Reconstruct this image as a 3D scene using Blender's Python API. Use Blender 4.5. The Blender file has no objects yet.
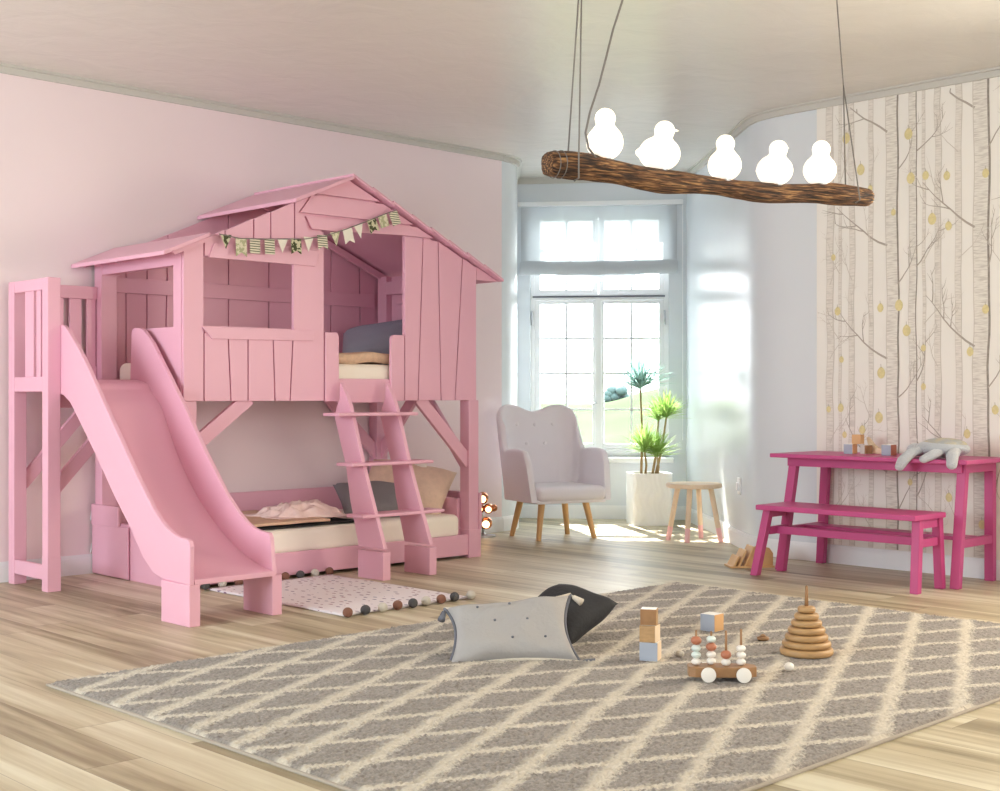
E_WEST, E_EAST, E_SOUTH, E_SUN, EXPO = 310, 195, 135, 34.0, -0.22
SUN_DIR = (-.764, -1.21, -1.7)
import bpy, bmesh, math, random
from mathutils import Vector, Matrix, Euler, noise
random.seed(7)
C = bpy.context.scene.collection
# ---------------------------------------------------------------- camera model
FOC, HC, H0 = 1310.0, 1.1, 395.5
_a = math.atan(1340/1310)
F = (math.cos(_a), math.sin(_a)); R = (math.sin(_a), -math.cos(_a))
def ray(px, py):
    k = (px-500)/FOC
    return (F[0]+k*R[0], F[1]+k*R[1], (H0-py)/FOC)
def onX(px, py, x):
    r = ray(px, py); t = x/r[0]; return (x, r[1]*t, HC+r[2]*t)
def onY(px, py, y):
    r = ray(px, py); t = y/r[1]; return (r[0]*t, y, HC+r[2]*t)
def rd(r, d, z=0.0):            # right / forward distances from the camera foot -> world
    return (F[0]*d+R[0]*r, F[1]*d+R[1]*r, z)

# ---------------------------------------------------------------- materials
def lin(c):
    return tuple(((v/255)/12.92 if v/255 <= .04045 else ((v/255+.055)/1.055)**2.4) for v in c)+(1.0,)
class NT:
    def __init__(s, name):
        s.m = bpy.data.materials.new(name); s.m.use_nodes = True
        s.t = s.m.node_tree; s.b = s.t.nodes['Principled BSDF']; s.out = s.t.nodes['Material Output']
    def n(s, typ, **kw):
        nd = s.t.nodes.new(typ)
        for k, v in kw.items():
            if k.startswith('i_'):
                nd.inputs[k[2:].replace('_', ' ')].default_value = v
            else: setattr(nd, k, v)
        return nd
    def l(s, a, b): s.t.links.new(a, b)
    def math(s, op, a, b=None, c=None):
        nd = s.t.nodes.new('ShaderNodeMath'); nd.operation = op
        for i, v in enumerate((a, b, c)):
            if v is None: continue
            if isinstance(v, (int, float)): nd.inputs[i].default_value = v
            else: s.l(v, nd.inputs[i])
        return nd.outputs[0]
    def mix(s, f, a, b, mode='MIX'):
        nd = s.t.nodes.new('ShaderNodeMix'); nd.data_type = 'RGBA'; nd.blend_type = mode
        for v, i in ((f, 0), (a, 6), (b, 7)):
            if isinstance(v, (int, float, tuple)): nd.inputs[i].default_value = v
            else: s.l(v, nd.inputs[i])
        return nd.outputs[2]
def mat(name, col, rough=.5, bump=0.0, bscale=60, var=0.0, vscale=6, spec=.5, metal=0.0, stretch=None, col2=None, sheen=0):
    s = NT(name); b = s.b
    b.inputs['Roughness'].default_value = rough; b.inputs['Metallic'].default_value = metal
    b.inputs['Specular IOR Level'].default_value = spec
    if sheen: b.inputs['Sheen Weight'].default_value = sheen
    c = lin(col); b.inputs['Base Color'].default_value = c
    co = s.n('ShaderNodeTexCoord').outputs['Object']
    if stretch:
        mp = s.n('ShaderNodeMapping'); mp.inputs['Scale'].default_value = stretch; s.l(co, mp.inputs[0]); co = mp.outputs[0]
    if var or col2:
        nz = s.n('ShaderNodeTexNoise', i_Scale=vscale, i_Detail=4.0); s.l(co, nz.inputs['Vector'])
        c2 = lin(col2) if col2 else tuple(v*(1-var) for v in c[:3])+(1,)
        rmp = s.n('ShaderNodeMapRange'); rmp.inputs[1].default_value = .35; rmp.inputs[2].default_value = .65
        s.l(nz.outputs[0], rmp.inputs[0]); s.l(s.mix(rmp.outputs[0], c, c2), b.inputs['Base Color'])
    if bump:
        nz2 = s.n('ShaderNodeTexNoise', i_Scale=bscale, i_Detail=3.0); s.l(co, nz2.inputs['Vector'])
        bp = s.n('ShaderNodeBump', i_Strength=bump, i_Distance=.01); s.l(nz2.outputs[0], bp.inputs['Height']); s.l(bp.outputs[0], b.inputs['Normal'])
    return s.m
def emit(name, col, strength):
    s = NT(name); s.b.inputs['Base Color'].default_value = lin(col)
    s.b.inputs['Emission Color'].default_value = lin(col); s.b.inputs['Emission Strength'].default_value = strength
    return s.m
M = {}
M['pink'] = mat('pink_paint', (228, 174, 194), .42, .02, 90)
M['magenta'] = mat('magenta_paint', (188, 72, 130), .4, .02, 90)
M['mattress'] = mat('cream_cotton', (248, 240, 228), .9, .15, 40)
M['beige_cloth'] = mat('beige_quilt', (230, 196, 168), .95, .5, 120, .12, 40)
M['rose_cloth'] = mat('rose_muslin', (250, 226, 220), .95, .4, 25)
M['slate'] = mat('slate_linen', (150, 157, 174), .95, .4, 90)
M['grey_pillow'] = mat('grey_linen', (128, 124, 128), .95, .4, 90)
M['cream_pillow'] = mat('cream_linen', (232, 205, 182), .95, .4, 70, .08, 30)
M['dark_cloth'] = mat('charcoal_cloth', (45, 43, 46), .95, .3, 90)
M['wall_pink'] = mat('pink_wall_paint', (240, 224, 228), .5, .05, 3, .02, 1.2)
M['wall_white'] = mat('white_satin_wall', (220, 226, 232), .25, .12, 2.5)
M['cornice'] = mat('cornice_paint', (200, 198, 192), .6)
M['white'] = mat('white_gloss_paint', (238, 240, 243), .35)
M['chair'] = mat('lilac_grey_felt', (236, 233, 240), .95, .25, 140, sheen=.3)
M['oak'] = mat('light_oak', (222, 178, 122), .45, .1, 30, .18, 5, stretch=(1, 1, .15))
M['birch'] = mat('pale_birch', (232, 208, 178), .5, .05, 30, .08, 6)
M['toy_wood'] = mat('honey_wood', (184, 146, 100), .5, .1, 40, .2, 25, stretch=(1, 1, 4))
M['toy_brown'] = mat('warm_brown_wood', (160, 120, 82), .5, .1, 40, .2, 25)
M['toy_orange'] = mat('burnt_orange_paint', (180, 114, 86), .4)
M['toy_white'] = mat('white_toy_paint', (236, 232, 226), .4)
M['toy_mint'] = mat('pale_mint_paint', (214, 226, 222), .4)
M['toy_blue'] = mat('grey_blue_paint', (164, 172, 188), .5)
M['toy_amber'] = mat('amber_block_paint', (212, 166, 116), .5)
M['pot'] = mat('white_ceramic', (246, 247, 248), .5)
M['soil'] = mat('dark_soil', (70, 55, 42), .95, .8, 60)
M['stem'] = mat('tan_bark', (176, 152, 108), .8, .4, 60, .25, 20)
M['leaf'] = mat('fresh_green_leaf', (168, 204, 110), .5, var=.25, vscale=9)
M['leaf_old'] = mat('blue_green_leaf', (156, 190, 182), .5, var=.3, vscale=9)
M['pink_dip'] = mat('blush_dip_paint', (240, 186, 188), .45)
M['cush'] = mat('silver_cotton', (164, 161, 160), .85, .3, 60)
M['cush_trim'] = mat('navy_grey_trim', (104, 106, 116), .9)
M['cush_light'] = mat('ecru_trim', (206, 196, 182), .9)
M['rug_edge'] = mat('rug_binding', (168, 158, 146), .95)
M['black_cush'] = mat('black_cotton', (40, 40, 44), .8, .25, 60)
M['pom_brown'] = mat('brown_wool', (142, 98, 82), .95, 1.0, 220)
M['pom_grey'] = mat('charcoal_wool', (88, 86, 88), .95, 1.0, 220)
M['pom_cream'] = mat('cream_wool', (214, 206, 194), .95, 1.0, 220)
M['plush'] = mat('grey_plush', (188, 191, 197), .95, .8, 120, sheen=.4)
M['plush_tan'] = mat('sand_plush', (198, 186, 158), .95, .8, 120, .15, 18, col2=(176, 178, 180))
M['cord'] = mat('grey_textile_cord', (120, 114, 110), .7)
M['chrome'] = mat('brushed_steel', (190, 192, 196), .3, metal=1.0)
M['copper'] = mat('copper_metal', (205, 140, 100), .25, metal=1.0)
M['glow'] = emit('warm_bulb_glow', (255, 205, 150), 6.0)
M['bird'] = emit('milky_glow', (255, 248, 232), 1.05)
M['socket'] = mat('socket_plastic', (236, 236, 236), .3)
M['dark'] = mat('dark_slot', (60, 60, 62), .6)
M['flag_white'] = mat('white_bunting_cotton', (232, 226, 214), .9)
def flag_mat(name, c1, c2, kind):
    s = NT(name); co = s.n('ShaderNodeTexCoord').outputs['Object']
    if kind == 'stripe':
        sp = s.n('ShaderNodeSeparateXYZ'); s.l(co, sp.inputs[0])
        f = s.math('GREATER_THAN', s.math('FRACT', s.math('MULTIPLY', sp.outputs[2], 70)), .62)
    else:
        nz = s.n('ShaderNodeTexNoise', i_Scale=(38 if kind == 'camo' else 55), i_Detail=1.0); s.l(co, nz.inputs['Vector'])
        f = s.math('GREATER_THAN', nz.outputs[0], .5)
    s.l(s.mix(f, lin(c1), lin(c2)), s.b.inputs['Base Color']); s.b.inputs['Roughness'].default_value = .9
    return s.m
M['flag_stripe'] = flag_mat('striped_bunting_cotton', (222, 214, 196), (96, 100, 76), 'stripe')
M['flag_green'] = flag_mat('olive_print_cotton', (74, 78, 50), (205, 200, 170), 'camo')
M['flag_sage'] = flag_mat('sage_print_cotton', (176, 176, 142), (216, 210, 186), 'spot')

# lapped floor boards along Y: 0.19 m wide, 1.9 m long, tone by board, grain along the board
def floor_mat():
    s = NT('oak_floor_boards'); co = s.n('ShaderNodeTexCoord').outputs['Object']
    sp = s.n('ShaderNodeSeparateXYZ'); s.l(co, sp.inputs[0]); X, Y = sp.outputs[0], sp.outputs[1]
    u = s.math('DIVIDE', s.math('SUBTRACT', X, 2.005-.19*60), .19); iu = s.math('FLOOR', u); fu = s.math('FRACT', u)
    wn = s.n('ShaderNodeTexWhiteNoise', noise_dimensions='1D'); s.l(iu, wn.inputs['W'])
    v = s.math('DIVIDE', s.math('ADD', Y, s.math('ADD', s.math('MULTIPLY', wn.outputs[0], 1.9), 30)), 1.9)
    iv = s.math('FLOOR', v); fv = s.math('FRACT', v)
    cmb = s.n('ShaderNodeCombineXYZ'); s.l(iu, cmb.inputs[0]); s.l(iv, cmb.inputs[1])
    wn2 = s.n('ShaderNodeTexWhiteNoise', noise_dimensions='2D'); s.l(cmb.outputs[0], wn2.inputs['Vector'])
    # grain coordinates shifted per board
    ad = s.n('ShaderNodeVectorMath', operation='MULTIPLY_ADD'); s.l(wn2.outputs['Color'], ad.inputs[0]); ad.inputs[1].default_value = (7, 7, 7); s.l(co, ad.inputs[2])
    mp = s.n('ShaderNodeMapping'); mp.inputs['Scale'].default_value = (1, .055, 1); s.l(ad.outputs[0], mp.inputs[0])
    n1 = s.n('ShaderNodeTexNoise', i_Scale=11.0, i_Detail=3.0, i_Distortion=.6); s.l(mp.outputs[0], n1.inputs['Vector'])
    n2 = s.n('ShaderNodeTexNoise', i_Scale=70.0, i_Detail=3.0); s.l(mp.outputs[0], n2.inputs['Vector'])
    cr = s.n('ShaderNodeValToRGB'); e = cr.color_ramp.elements
    e[0].position = .30; e[0].color = lin((138, 125, 98)); e[1].position = .70; e[1].color = lin((212, 204, 180))
    m_ = e.new(.5); m_.color = lin((184, 171, 142))
    tone = s.math('ADD', s.math('MULTIPLY', n1.outputs[0], .85), s.math('MULTIPLY', n2.outputs[0], .15))
    tone = s.math('ADD', tone, s.math('MULTIPLY', s.math('SUBTRACT', wn2.outputs[0], .5), .22))
    s.l(tone, cr.inputs[0])
    gx = s.math('MINIMUM', fu, s.math('SUBTRACT', 1, fu)); gy = s.math('MINIMUM', fv, s.math('SUBTRACT', 1, fv))
    gap = s.math('MAXIMUM', s.math('LESS_THAN', gx, .008), s.math('LESS_THAN', gy, .0012))
    c = s.mix(s.math('MULTIPLY', gap, .45), cr.outputs[0], lin((90, 70, 50)))
    s.l(c, s.b.inputs['Base Color']); s.b.inputs['Roughness'].default_value = .42
    bp = s.n('ShaderNodeBump', i_Strength=.25, i_Distance=.002); s.l(s.math('SUBTRACT', n2.outputs[0], gap), bp.inputs['Height']); s.l(bp.outputs[0], s.b.inputs['Normal'])
    return s.m
M['floor'] = floor_mat()
def ceil_mat():
    s = NT('satin_ceiling_plaster'); s.b.inputs['Base Color'].default_value = lin((224, 221, 216)); s.b.inputs['Roughness'].default_value = .25
    co = s.n('ShaderNodeTexCoord').outputs['Object']
    mp = s.n('ShaderNodeMapping'); mp.inputs['Rotation'].default_value = (0, 0, _a); mp.inputs['Scale'].default_value = (1, 1, 1); s.l(co, mp.inputs[0])
    n1 = s.n('ShaderNodeTexNoise', i_Scale=4.0, i_Detail=4.0, i_Distortion=.5); s.l(mp.outputs[0], n1.inputs['Vector'])
    bp = s.n('ShaderNodeBump', i_Strength=.4, i_Distance=.02); s.l(n1.outputs[0], bp.inputs['Height']); s.l(bp.outputs[0], s.b.inputs['Normal'])
    return s.m
M['ceiling'] = ceil_mat()
# shaggy rug: cream lattice at +-25 degrees on mottled grey
def rug_mat():
    s = NT('grey_rug_with_cream_lattice'); co = s.n('ShaderNodeTexCoord').outputs['Object']
    nz = s.n('ShaderNodeTexNoise', i_Scale=9.0, i_Detail=2.0); s.l(co, nz.inputs['Vector'])
    nf = s.n('ShaderNodeTexNoise', i_Scale=90.0, i_Detail=2.0); s.l(co, nf.inputs['Vector'])
    sp = s.n('ShaderNodeSeparateXYZ'); s.l(co, sp.inputs[0]); X, Y = sp.outputs[0], sp.outputs[1]
    sn, cs = math.sin(math.radians(25.3)), math.cos(math.radians(25.3))
    jit = s.math('ADD', s.math('MULTIPLY', s.math('SUBTRACT', nz.outputs[0], .5), .05), s.math('MULTIPLY', s.math('SUBTRACT', nf.outputs[0], .5), .055))
    def fam(sg, base, step, half):
        v = s.math('ADD', s.math('MULTIPLY', X, sg*sn), s.math('MULTIPLY', Y, cs)); v = s.math('ADD', v, jit)
        q = s.math('FRACT', s.math('ADD', s.math('DIVIDE', s.math('SUBTRACT', v, base), step), 40.5))
        dd = s.math('MULTIPLY', s.math('ABSOLUTE', s.math('SUBTRACT', q, .5)), step)
        mr = s.n('ShaderNodeMapRange'); mr.inputs[1].default_value = half*.4; mr.inputs[2].default_value = half*1.5
        mr.inputs[3].default_value = 1; mr.inputs[4].default_value = 0; s.l(dd, mr.inputs[0]); return mr.outputs[0]
    ln = s.math('MAXIMUM', fam(-1, .085, .2333, .027), fam(1, 5.034, .249, .02))
    # cream border binding along the edge
    grey = s.mix(nf.outputs[0], lin((84, 78, 74)), lin((172, 163, 155)))
    cream = s.mix(nf.outputs[0], lin((168, 158, 143)), lin((222, 213, 198)))
    s.l(s.mix(ln, grey, cream), s.b.inputs['Base Color']); s.b.inputs['Roughness'].default_value = .98
    s.b.inputs['Specular IOR Level'].default_value = .1; s.b.inputs['Sheen Weight'].default_value = .2
    return s.m
M['rug'] = rug_mat()
def mat_fleck():
    s = NT('white_mat_with_flecks'); co = s.n('ShaderNodeTexCoord').outputs['Object']
    mp = s.n('ShaderNodeMapping'); mp.inputs['Scale'].default_value = (1, .55, 1); mp.inputs['Rotation'].default_value = (0, 0, .3); s.l(co, mp.inputs[0])
    v = s.n('ShaderNodeTexVoronoi', i_Scale=22.0); v.inputs['Randomness'].default_value = .55; s.l(mp.outputs[0], v.inputs['Vector'])
    f = s.math('LESS_THAN', v.outputs['Distance'], .2)
    hs = s.mix(v.outputs['Color'], lin((120, 120, 150)), lin((170, 120, 130)))
    s.l(s.mix(f, lin((230, 222, 226)), hs), s.b.inputs['Base Color']); s.b.inputs['Roughness'].default_value = .95
    return s.m
M['fleck'] = mat_fleck()
def bark_mat(name, c1, c2):
    s = NT(name); co = s.n('ShaderNodeTexCoord').outputs['Object']
    mp = s.n('ShaderNodeMapping'); mp.inputs['Scale'].default_value = (1, 10, 75); s.l(co, mp.inputs[0])
    n1 = s.n('ShaderNodeTexNoise', i_Scale=1.6, i_Detail=3.0); s.l(mp.outputs[0], n1.inputs['Vector'])
    mr = s.n('ShaderNodeMapRange'); mr.inputs[1].default_value = .42; mr.inputs[2].default_value = .68; s.l(n1.outputs[0], mr.inputs[0])
    s.l(s.mix(mr.outputs[0], lin(c1), lin(c2)), s.b.inputs['Base Color']); s.b.inputs['Roughness'].default_value = .7
    return s.m
M['wp_ground'] = mat('wallpaper_ivory', (238, 234, 228), .7, var=.02, vscale=3)
M['wp_bark'] = bark_mat('wallpaper_bark_print', (230, 225, 217), (202, 195, 187))
M['wp_bark2'] = bark_mat('wallpaper_faint_bark_print', (230, 224, 216), (208, 201, 193))
M['wp_edge'] = mat('wallpaper_ink_edge', (160, 151, 142), .7, var=.25, vscale=30)
M['wp_twig'] = mat('wallpaper_twig_print', (176, 166, 156), .7)
M['wp_faint'] = mat('wallpaper_faint_twig_print', (204, 196, 187), .7)
M['wp_pear'] = mat('wallpaper_yellow_fruit_print', (228, 214, 160), .7, var=.12, vscale=60)
def branch_mat():
    s = NT('twig_bundle_bark'); co = s.n('ShaderNodeTexCoord').outputs['Object']
    mp = s.n('ShaderNodeMapping'); mp.inputs['Scale'].default_value = (.07, 1, 1); s.l(co, mp.inputs[0])
    n1 = s.n('ShaderNodeTexNoise', i_Scale=150.0, i_Detail=3.0, i_Distortion=.4); s.l(mp.outputs[0], n1.inputs['Vector'])
    cr = s.n('ShaderNodeValToRGB'); e = cr.color_ramp.elements
    e[0].position = .40; e[0].color = lin((44, 27, 17)); e[1].position = .72; e[1].color = lin((196, 150, 96)); e.new(.54).color = lin((112, 74, 46))
    s.l(n1.outputs[0], cr.inputs[0]); s.l(cr.outputs[0], s.b.inputs['Base Color']); s.b.inputs['Roughness'].default_value = .7
    bp = s.n('ShaderNodeBump', i_Strength=1.0, i_Distance=.01); s.l(n1.outputs[0], bp.inputs['Height']); s.l(bp.outputs[0], s.b.inputs['Normal'])
    return s.m
M['branch'] = branch_mat()
def glass_mat():
    s = NT('window_glass'); s.t.nodes.remove(s.b)
    tr = s.n('ShaderNodeBsdfTransparent'); gl = s.n('ShaderNodeBsdfGlossy', i_Roughness=.02); mx = s.n('ShaderNodeMixShader'); mx.inputs[0].default_value = .05
    s.l(tr.outputs[0], mx.inputs[1]); s.l(gl.outputs[0], mx.inputs[2]); s.l(mx.outputs[0], s.out.inputs[0]); return s.m
M['glass'] = glass_mat()
def sheer_mat():
    s = NT('sheer_voile'); s.t.nodes.remove(s.b)
    tr = s.n('ShaderNodeBsdfTransparent'); tl = s.n('ShaderNodeBsdfTranslucent'); df = s.n('ShaderNodeBsdfDiffuse')
    tl.inputs[0].default_value = (.36, .39, .41, 1); df.inputs[0].default_value = (.85, .87, .9, 1)
    m1 = s.n('ShaderNodeMixShader'); m1.inputs[0].default_value = .5; s.l(tl.outputs[0], m1.inputs[1]); s.l(df.outputs[0], m1.inputs[2])
    m2 = s.n('ShaderNodeMixShader'); m2.inputs[0].default_value = .94; s.l(tr.outputs[0], m2.inputs[1]); s.l(m1.outputs[0], m2.inputs[2])
    s.l(m2.outputs[0], s.out.inputs[0]); return s.m
M['sheer'] = sheer_mat()
def leaf_mat(name, c1, c2):
    s = NT(name); co = s.n('ShaderNodeTexCoord').outputs['Object']; nz = s.n('ShaderNodeTexNoise', i_Scale=9.0); s.l(co, nz.inputs['Vector'])
    c = s.mix(nz.outputs[0], lin(c1), lin(c2)); s.l(c, s.b.inputs['Base Color']); s.b.inputs['Roughness'].default_value = .5
    tl = s.n('ShaderNodeBsdfTranslucent'); s.l(c, tl.inputs[0]); mx = s.n('ShaderNodeMixShader'); mx.inputs[0].default_value = .45
    s.l(s.b.outputs[0], mx.inputs[1]); s.l(tl.outputs[0], mx.inputs[2]); s.l(mx.outputs[0], s.out.inputs[0]); return s.m
M['leaf'] = leaf_mat('fresh_green_leaf', (110, 160, 60), (200, 222, 140)); M['leaf_blue'] = leaf_mat('blue_green_leaf', (110, 156, 150), (190, 220, 214))
M['grass'] = mat('meadow_grass', (74, 88, 66), .95, var=.2, vscale=.15, spec=0)
M['hill'] = mat('far_hill_green', (100, 108, 104), .95, spec=0)
M['tree'] = mat('tree_foliage', (66, 88, 88), .9, .5, 3)
M['outside_wall'] = mat('render_plaster', (215, 212, 205), .8)

# ---------------------------------------------------------------- mesh builder
class MB:
    def __init__(s): s.v = []; s.f = []; s.mi = []
    def add(s, vs, fs, mi=0):
        k = len(s.v); s.v += [tuple(v) for v in vs]; s.f += [tuple(i+k for i in f) for f in fs]; s.mi += [mi]*len(fs); return s
    def prism(s, poly, vec, mi=0):
        n = len(poly); a = [Vector(p) for p in poly]; b = [p+Vector(vec) for p in a]
        return s.add(a+b, [tuple(range(n)), tuple(range(2*n-1, n-1, -1))]+[(i, i+n, (i+1) % n+n, (i+1) % n) for i in range(n)], mi)
    def box(s, x0, x1, y0, y1, z0, z1, mi=0):
        return s.prism([(x0, y0, z0), (x1, y0, z0), (x1, y1, z0), (x0, y1, z0)], (0, 0, z1-z0), mi)
    def bar(s, p, q, w, h, up=(0, 0, 1), mi=0):      # rectangular bar p->q, w sideways, h along up
        p, q = Vector(p), Vector(q); d = (q-p).normalized(); sd = d.cross(Vector(up)).normalized(); u = sd.cross(d).normalized()
        return s.prism([p-sd*w/2-u*h/2, p+sd*w/2-u*h/2, p+sd*w/2+u*h/2, p-sd*w/2+u*h/2], q-p, mi)
    def tube(s, path, rad, n=10, mi=0, cap=True, fn=None):
        path = [Vector(p) for p in path]; m = len(path)
        rad = [rad]*m if isinstance(rad, (int, float)) else rad
        vs = []; ref = None
        for i, p in enumerate(path):
            d = (path[min(i+1, m-1)]-path[max(i-1, 0)]).normalized()
            if ref is None: ref = Vector((0, 0, 1)) if abs(d.z) < .9 else Vector((1, 0, 0))
            a = d.cross(ref).normalized(); b = a.cross(d).normalized(); ref = b
            for j in range(n):
                t = 2*math.pi*j/n; r = rad[i]*(fn(i, j) if fn else 1)
                vs.append(p+a*math.cos(t)*r+b*math.sin(t)*r)
        fs = [(i*n+j, i*n+(j+1) % n, (i+1)*n+(j+1) % n, (i+1)*n+j) for i in range(m-1) for j in range(n)]
        if cap: fs += [tuple(range(n-1, -1, -1)), tuple((m-1)*n+j for j in range(n))]
        return s.add(vs, fs, mi)
    def lathe(s, prof, c=(0, 0, 0), n=28, mi=0):
        vs = []; m = len(prof)
        for r, z in prof:
            for j in range(n):
                t = 2*math.pi*j/n; vs.append((c[0]+r*math.cos(t), c[1]+r*math.sin(t), c[2]+z))
        fs = [(i*n+j, i*n+(j+1) % n, (i+1)*n+(j+1) % n, (i+1)*n+j) for i in range(m-1) for j in range(n)]
        fs += [tuple(range(n-1, -1, -1)), tuple((m-1)*n+j for j in range(n))]
        return s.add(vs, fs, mi)
    def ell(s, c, rx, ry, rz, rot=None, nu=16, nv=10, mi=0):
        vs = []; c = Vector(c); rm = Euler(rot).to_matrix() if rot else Matrix.Identity(3)
        for i in range(1, nv):
            ph = math.pi*i/nv
            for j in range(nu):
                t = 2*math.pi*j/nu; vs.append(c+rm @ Vector((rx*math.sin(ph)*math.cos(t), ry*math.sin(ph)*math.sin(t), rz*math.cos(ph))))
        top = len(vs); vs += [c+rm @ Vector((0, 0, rz)), c+rm @ Vector((0, 0, -rz))]
        fs = [(i*nu+j, (i+1)*nu+j, (i+1)*nu+(j+1) % nu, i*nu+(j+1) % nu) for i in range(nv-2) for j in range(nu)]
        fs += [(top, j, (j+1) % nu) for j in range(nu)]+[(top+1, (nv-2)*nu+(j+1) % nu, (nv-2)*nu+j) for j in range(nu)]
        return s.add(vs, fs, mi)
    def grid(s, fn, nu, nv, mi=0, closed_u=False):
        vs = [fn(i/nu, j/nv) for j in range(nv+1) for i in range(nu+1)]
        w = nu+1
        return s.add(vs, [(j*w+i, j*w+i+1, (j+1)*w+i+1, (j+1)*w+i) for j in range(nv) for i in range(nu)], mi)
    def build(s, name, m, parent=None, bevel=0, smooth=False, sub=0, solid=0, remesh=0, recalc=True, seg=2):
        me = bpy.data.meshes.new(name); me.from_pydata(s.v, [], s.f)
        for mm in (m if isinstance(m, (list, tuple)) else [m]): me.materials.append(M[mm] if isinstance(mm, str) else mm)
        me.polygons.foreach_set('material_index', s.mi)
        if recalc:
            bm = bmesh.new(); bm.from_mesh(me); bmesh.ops.recalc_face_normals(bm, faces=bm.faces); bm.to_mesh(me); bm.free()
        if smooth: me.polygons.foreach_set('use_smooth', [True]*len(me.polygons))
        me.update()
        o = bpy.data.objects.new(name, me); C.objects.link(o)
        if parent is not None:
            o.parent = parent
            if parent.get('_w'): o.matrix_parent_inverse = parent.matrix_basis.inverted()
        if solid: md = o.modifiers.new('solid', 'SOLIDIFY'); md.thickness = solid; md.offset = 0
        if remesh:
            md = o.modifiers.new('remesh', 'REMESH'); md.mode = 'VOXEL'; md.voxel_size = remesh; md.use_smooth_shade = True
            md = o.modifiers.new('sm', 'SMOOTH'); md.iterations = 6; md.factor = .6
        if bevel:
            md = o.modifiers.new('bevel', 'BEVEL'); md.width = bevel; md.segments = seg; md.limit_method = 'ANGLE'; md.angle_limit = .6
            if not smooth:
                md.harden_normals = False
        if sub: md = o.modifiers.new('sub', 'SUBSURF'); md.levels = sub; md.render_levels = sub
        return o
def thing(name, label, cat, loc=(0, 0, 0), rz=0.0, group=None, world=True):
    o = bpy.data.objects.new(name, None); C.objects.link(o); o.empty_display_size = .1
    o.location = loc; o.rotation_euler = (0, 0, rz); o['label'] = label; o['category'] = cat
    if group: o['group'] = group
    if world: o['_w'] = 1
    return o
def tag(o, label, cat, group=None):
    o['label'] = label; o['category'] = cat
    if group: o['group'] = group
    return o
def struct(o): o['kind'] = 'structure'; return o
def kids(o): return [c for c in C.objects if c.parent == o]
def dup_tree(o, parent=None):
    c = o.copy(); C.objects.link(c); c.parent = parent
    for k in kids(o): dup_tree(k, c)
    return c
# ================================================================ THE ROOM
ZC = 3.05
XR, YL = 7.58, 7.57
right_path = [(XR, -2.5), (XR, 4.98), (7.595, 5.12), (7.63, 5.24), (7.69, 5.345), (7.78, 5.455), (7.90, 5.59), (8.04, 5.745), (8.38, 6.09), (8.83, 6.61), (9.288, 7.141)]
bayl_path = [(7.42, YL), (7.47, 7.578), (7.52, 7.588), (7.62, 7.625), (7.70, 7.675), (7.765, 7.738), (7.82, 7.795), (8.33, 8.33)]
def offset(path, d):
    out = []
    for i, p in enumerate(path):
        a = Vector(path[max(i-1, 0)]); b = Vector(path[min(i+1, len(path)-1)]); t = (b-a).normalized(); n = Vector((t.y, -t.x))
        out.append((p[0]+n.x*d, p[1]+n.y*d))
    return out
def strip(mb, path, d0, d1, z0, z1, mi=0):      # a solid that follows a plan path
    a = offset(path, d0); b = offset(path, d1)
    prof = [(a, z0), (b, z0), (b, z1), (a, z1)]
    n = len(path); vs = []
    for i in range(n):
        for pp, z in prof: vs.append((pp[i][0], pp[i][1], z))
    fs = [(i*4+k, i*4+(k+1) % 4, (i+1)*4+(k+1) % 4, (i+1)*4+k) for i in range(n-1) for k in range(4)]
    fs += [(3, 2, 1, 0), tuple((n-1)*4+k for k in range(4))]
    mb.add(vs, fs, mi); return mb
def auto(o, ang=.5):
    for p in o.data.polygons: p.use_smooth = True
    md = o.modifiers.new('es', 'EDGE_SPLIT'); md.split_angle = ang; md.use_edge_sharp = False
    return o
plan_ = [(-2.6, -2.6), (7.7, -2.6), (7.7, 5.2), (8.10, 5.68), (9.44, 7.06), (9.47, 7.28), (8.44, 8.50), (8.22, 8.44), (7.45, 7.69), (-2.6, 7.69)]
floor = struct(MB().prism([(x, y, -.1) for x, y in plan_], (0, 0, .1)).build('floor', 'floor'))
ceil = struct(MB().prism([(x, y, ZC) for x, y in plan_], (0, 0, .1)).build('ceiling', 'ceiling'))
# right wall has a window opening further back towards the camera side (outside the frame)
mb = MB(); strip(mb, [(XR, 2.7)]+right_path[1:], 0, .12, 0, ZC)
wr = struct(auto(mb.build('wall_right', 'wall_white')))
mb = MB().box(XR, XR+.12, -2.5, .5, 0, ZC).box(XR, XR+.12, .5, 2.7, 0, .7).box(XR, XR+.12, .5, 2.7, 2.6, ZC)
struct(mb.build('wall_right', 'wall_white'))
struct(MB().box(-2.5, 7.42, YL, YL+.12, 0, ZC).build('wall_left', 'wall_pink'))
mb = MB(); strip(mb, bayl_path, -.12, 0, 0, ZC); struct(auto(mb.build('wall_bay_left', 'wall_white')))
# walls behind the camera: one to the west with a big window, one to the south with an opening added for a fill lamp
WY0, WY1, WZ0, WZ1 = 3.6, 6.6, .7, 2.5
mb = MB().box(-2.62, -2.5, -2.5, WY0, 0, ZC).box(-2.62, -2.5, WY1, YL+.1, 0, ZC).box(-2.62, -2.5, WY0, WY1, 0, WZ0).box(-2.62, -2.5, WY0, WY1, WZ1, ZC)
struct(mb.build('wall_west', 'wall_white'))
SX0, SX1 = 1.2, 5.2
mb = MB().box(-2.5, SX0, -2.62, -2.5, 0, ZC).box(SX1, XR, -2.62, -2.5, 0, ZC).box(SX0, SX1, -2.62, -2.5, 0, .6).box(SX0, SX1, -2.62, -2.5, 2.6, ZC)
struct(mb.build('wall_south', 'wall_white'))
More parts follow.
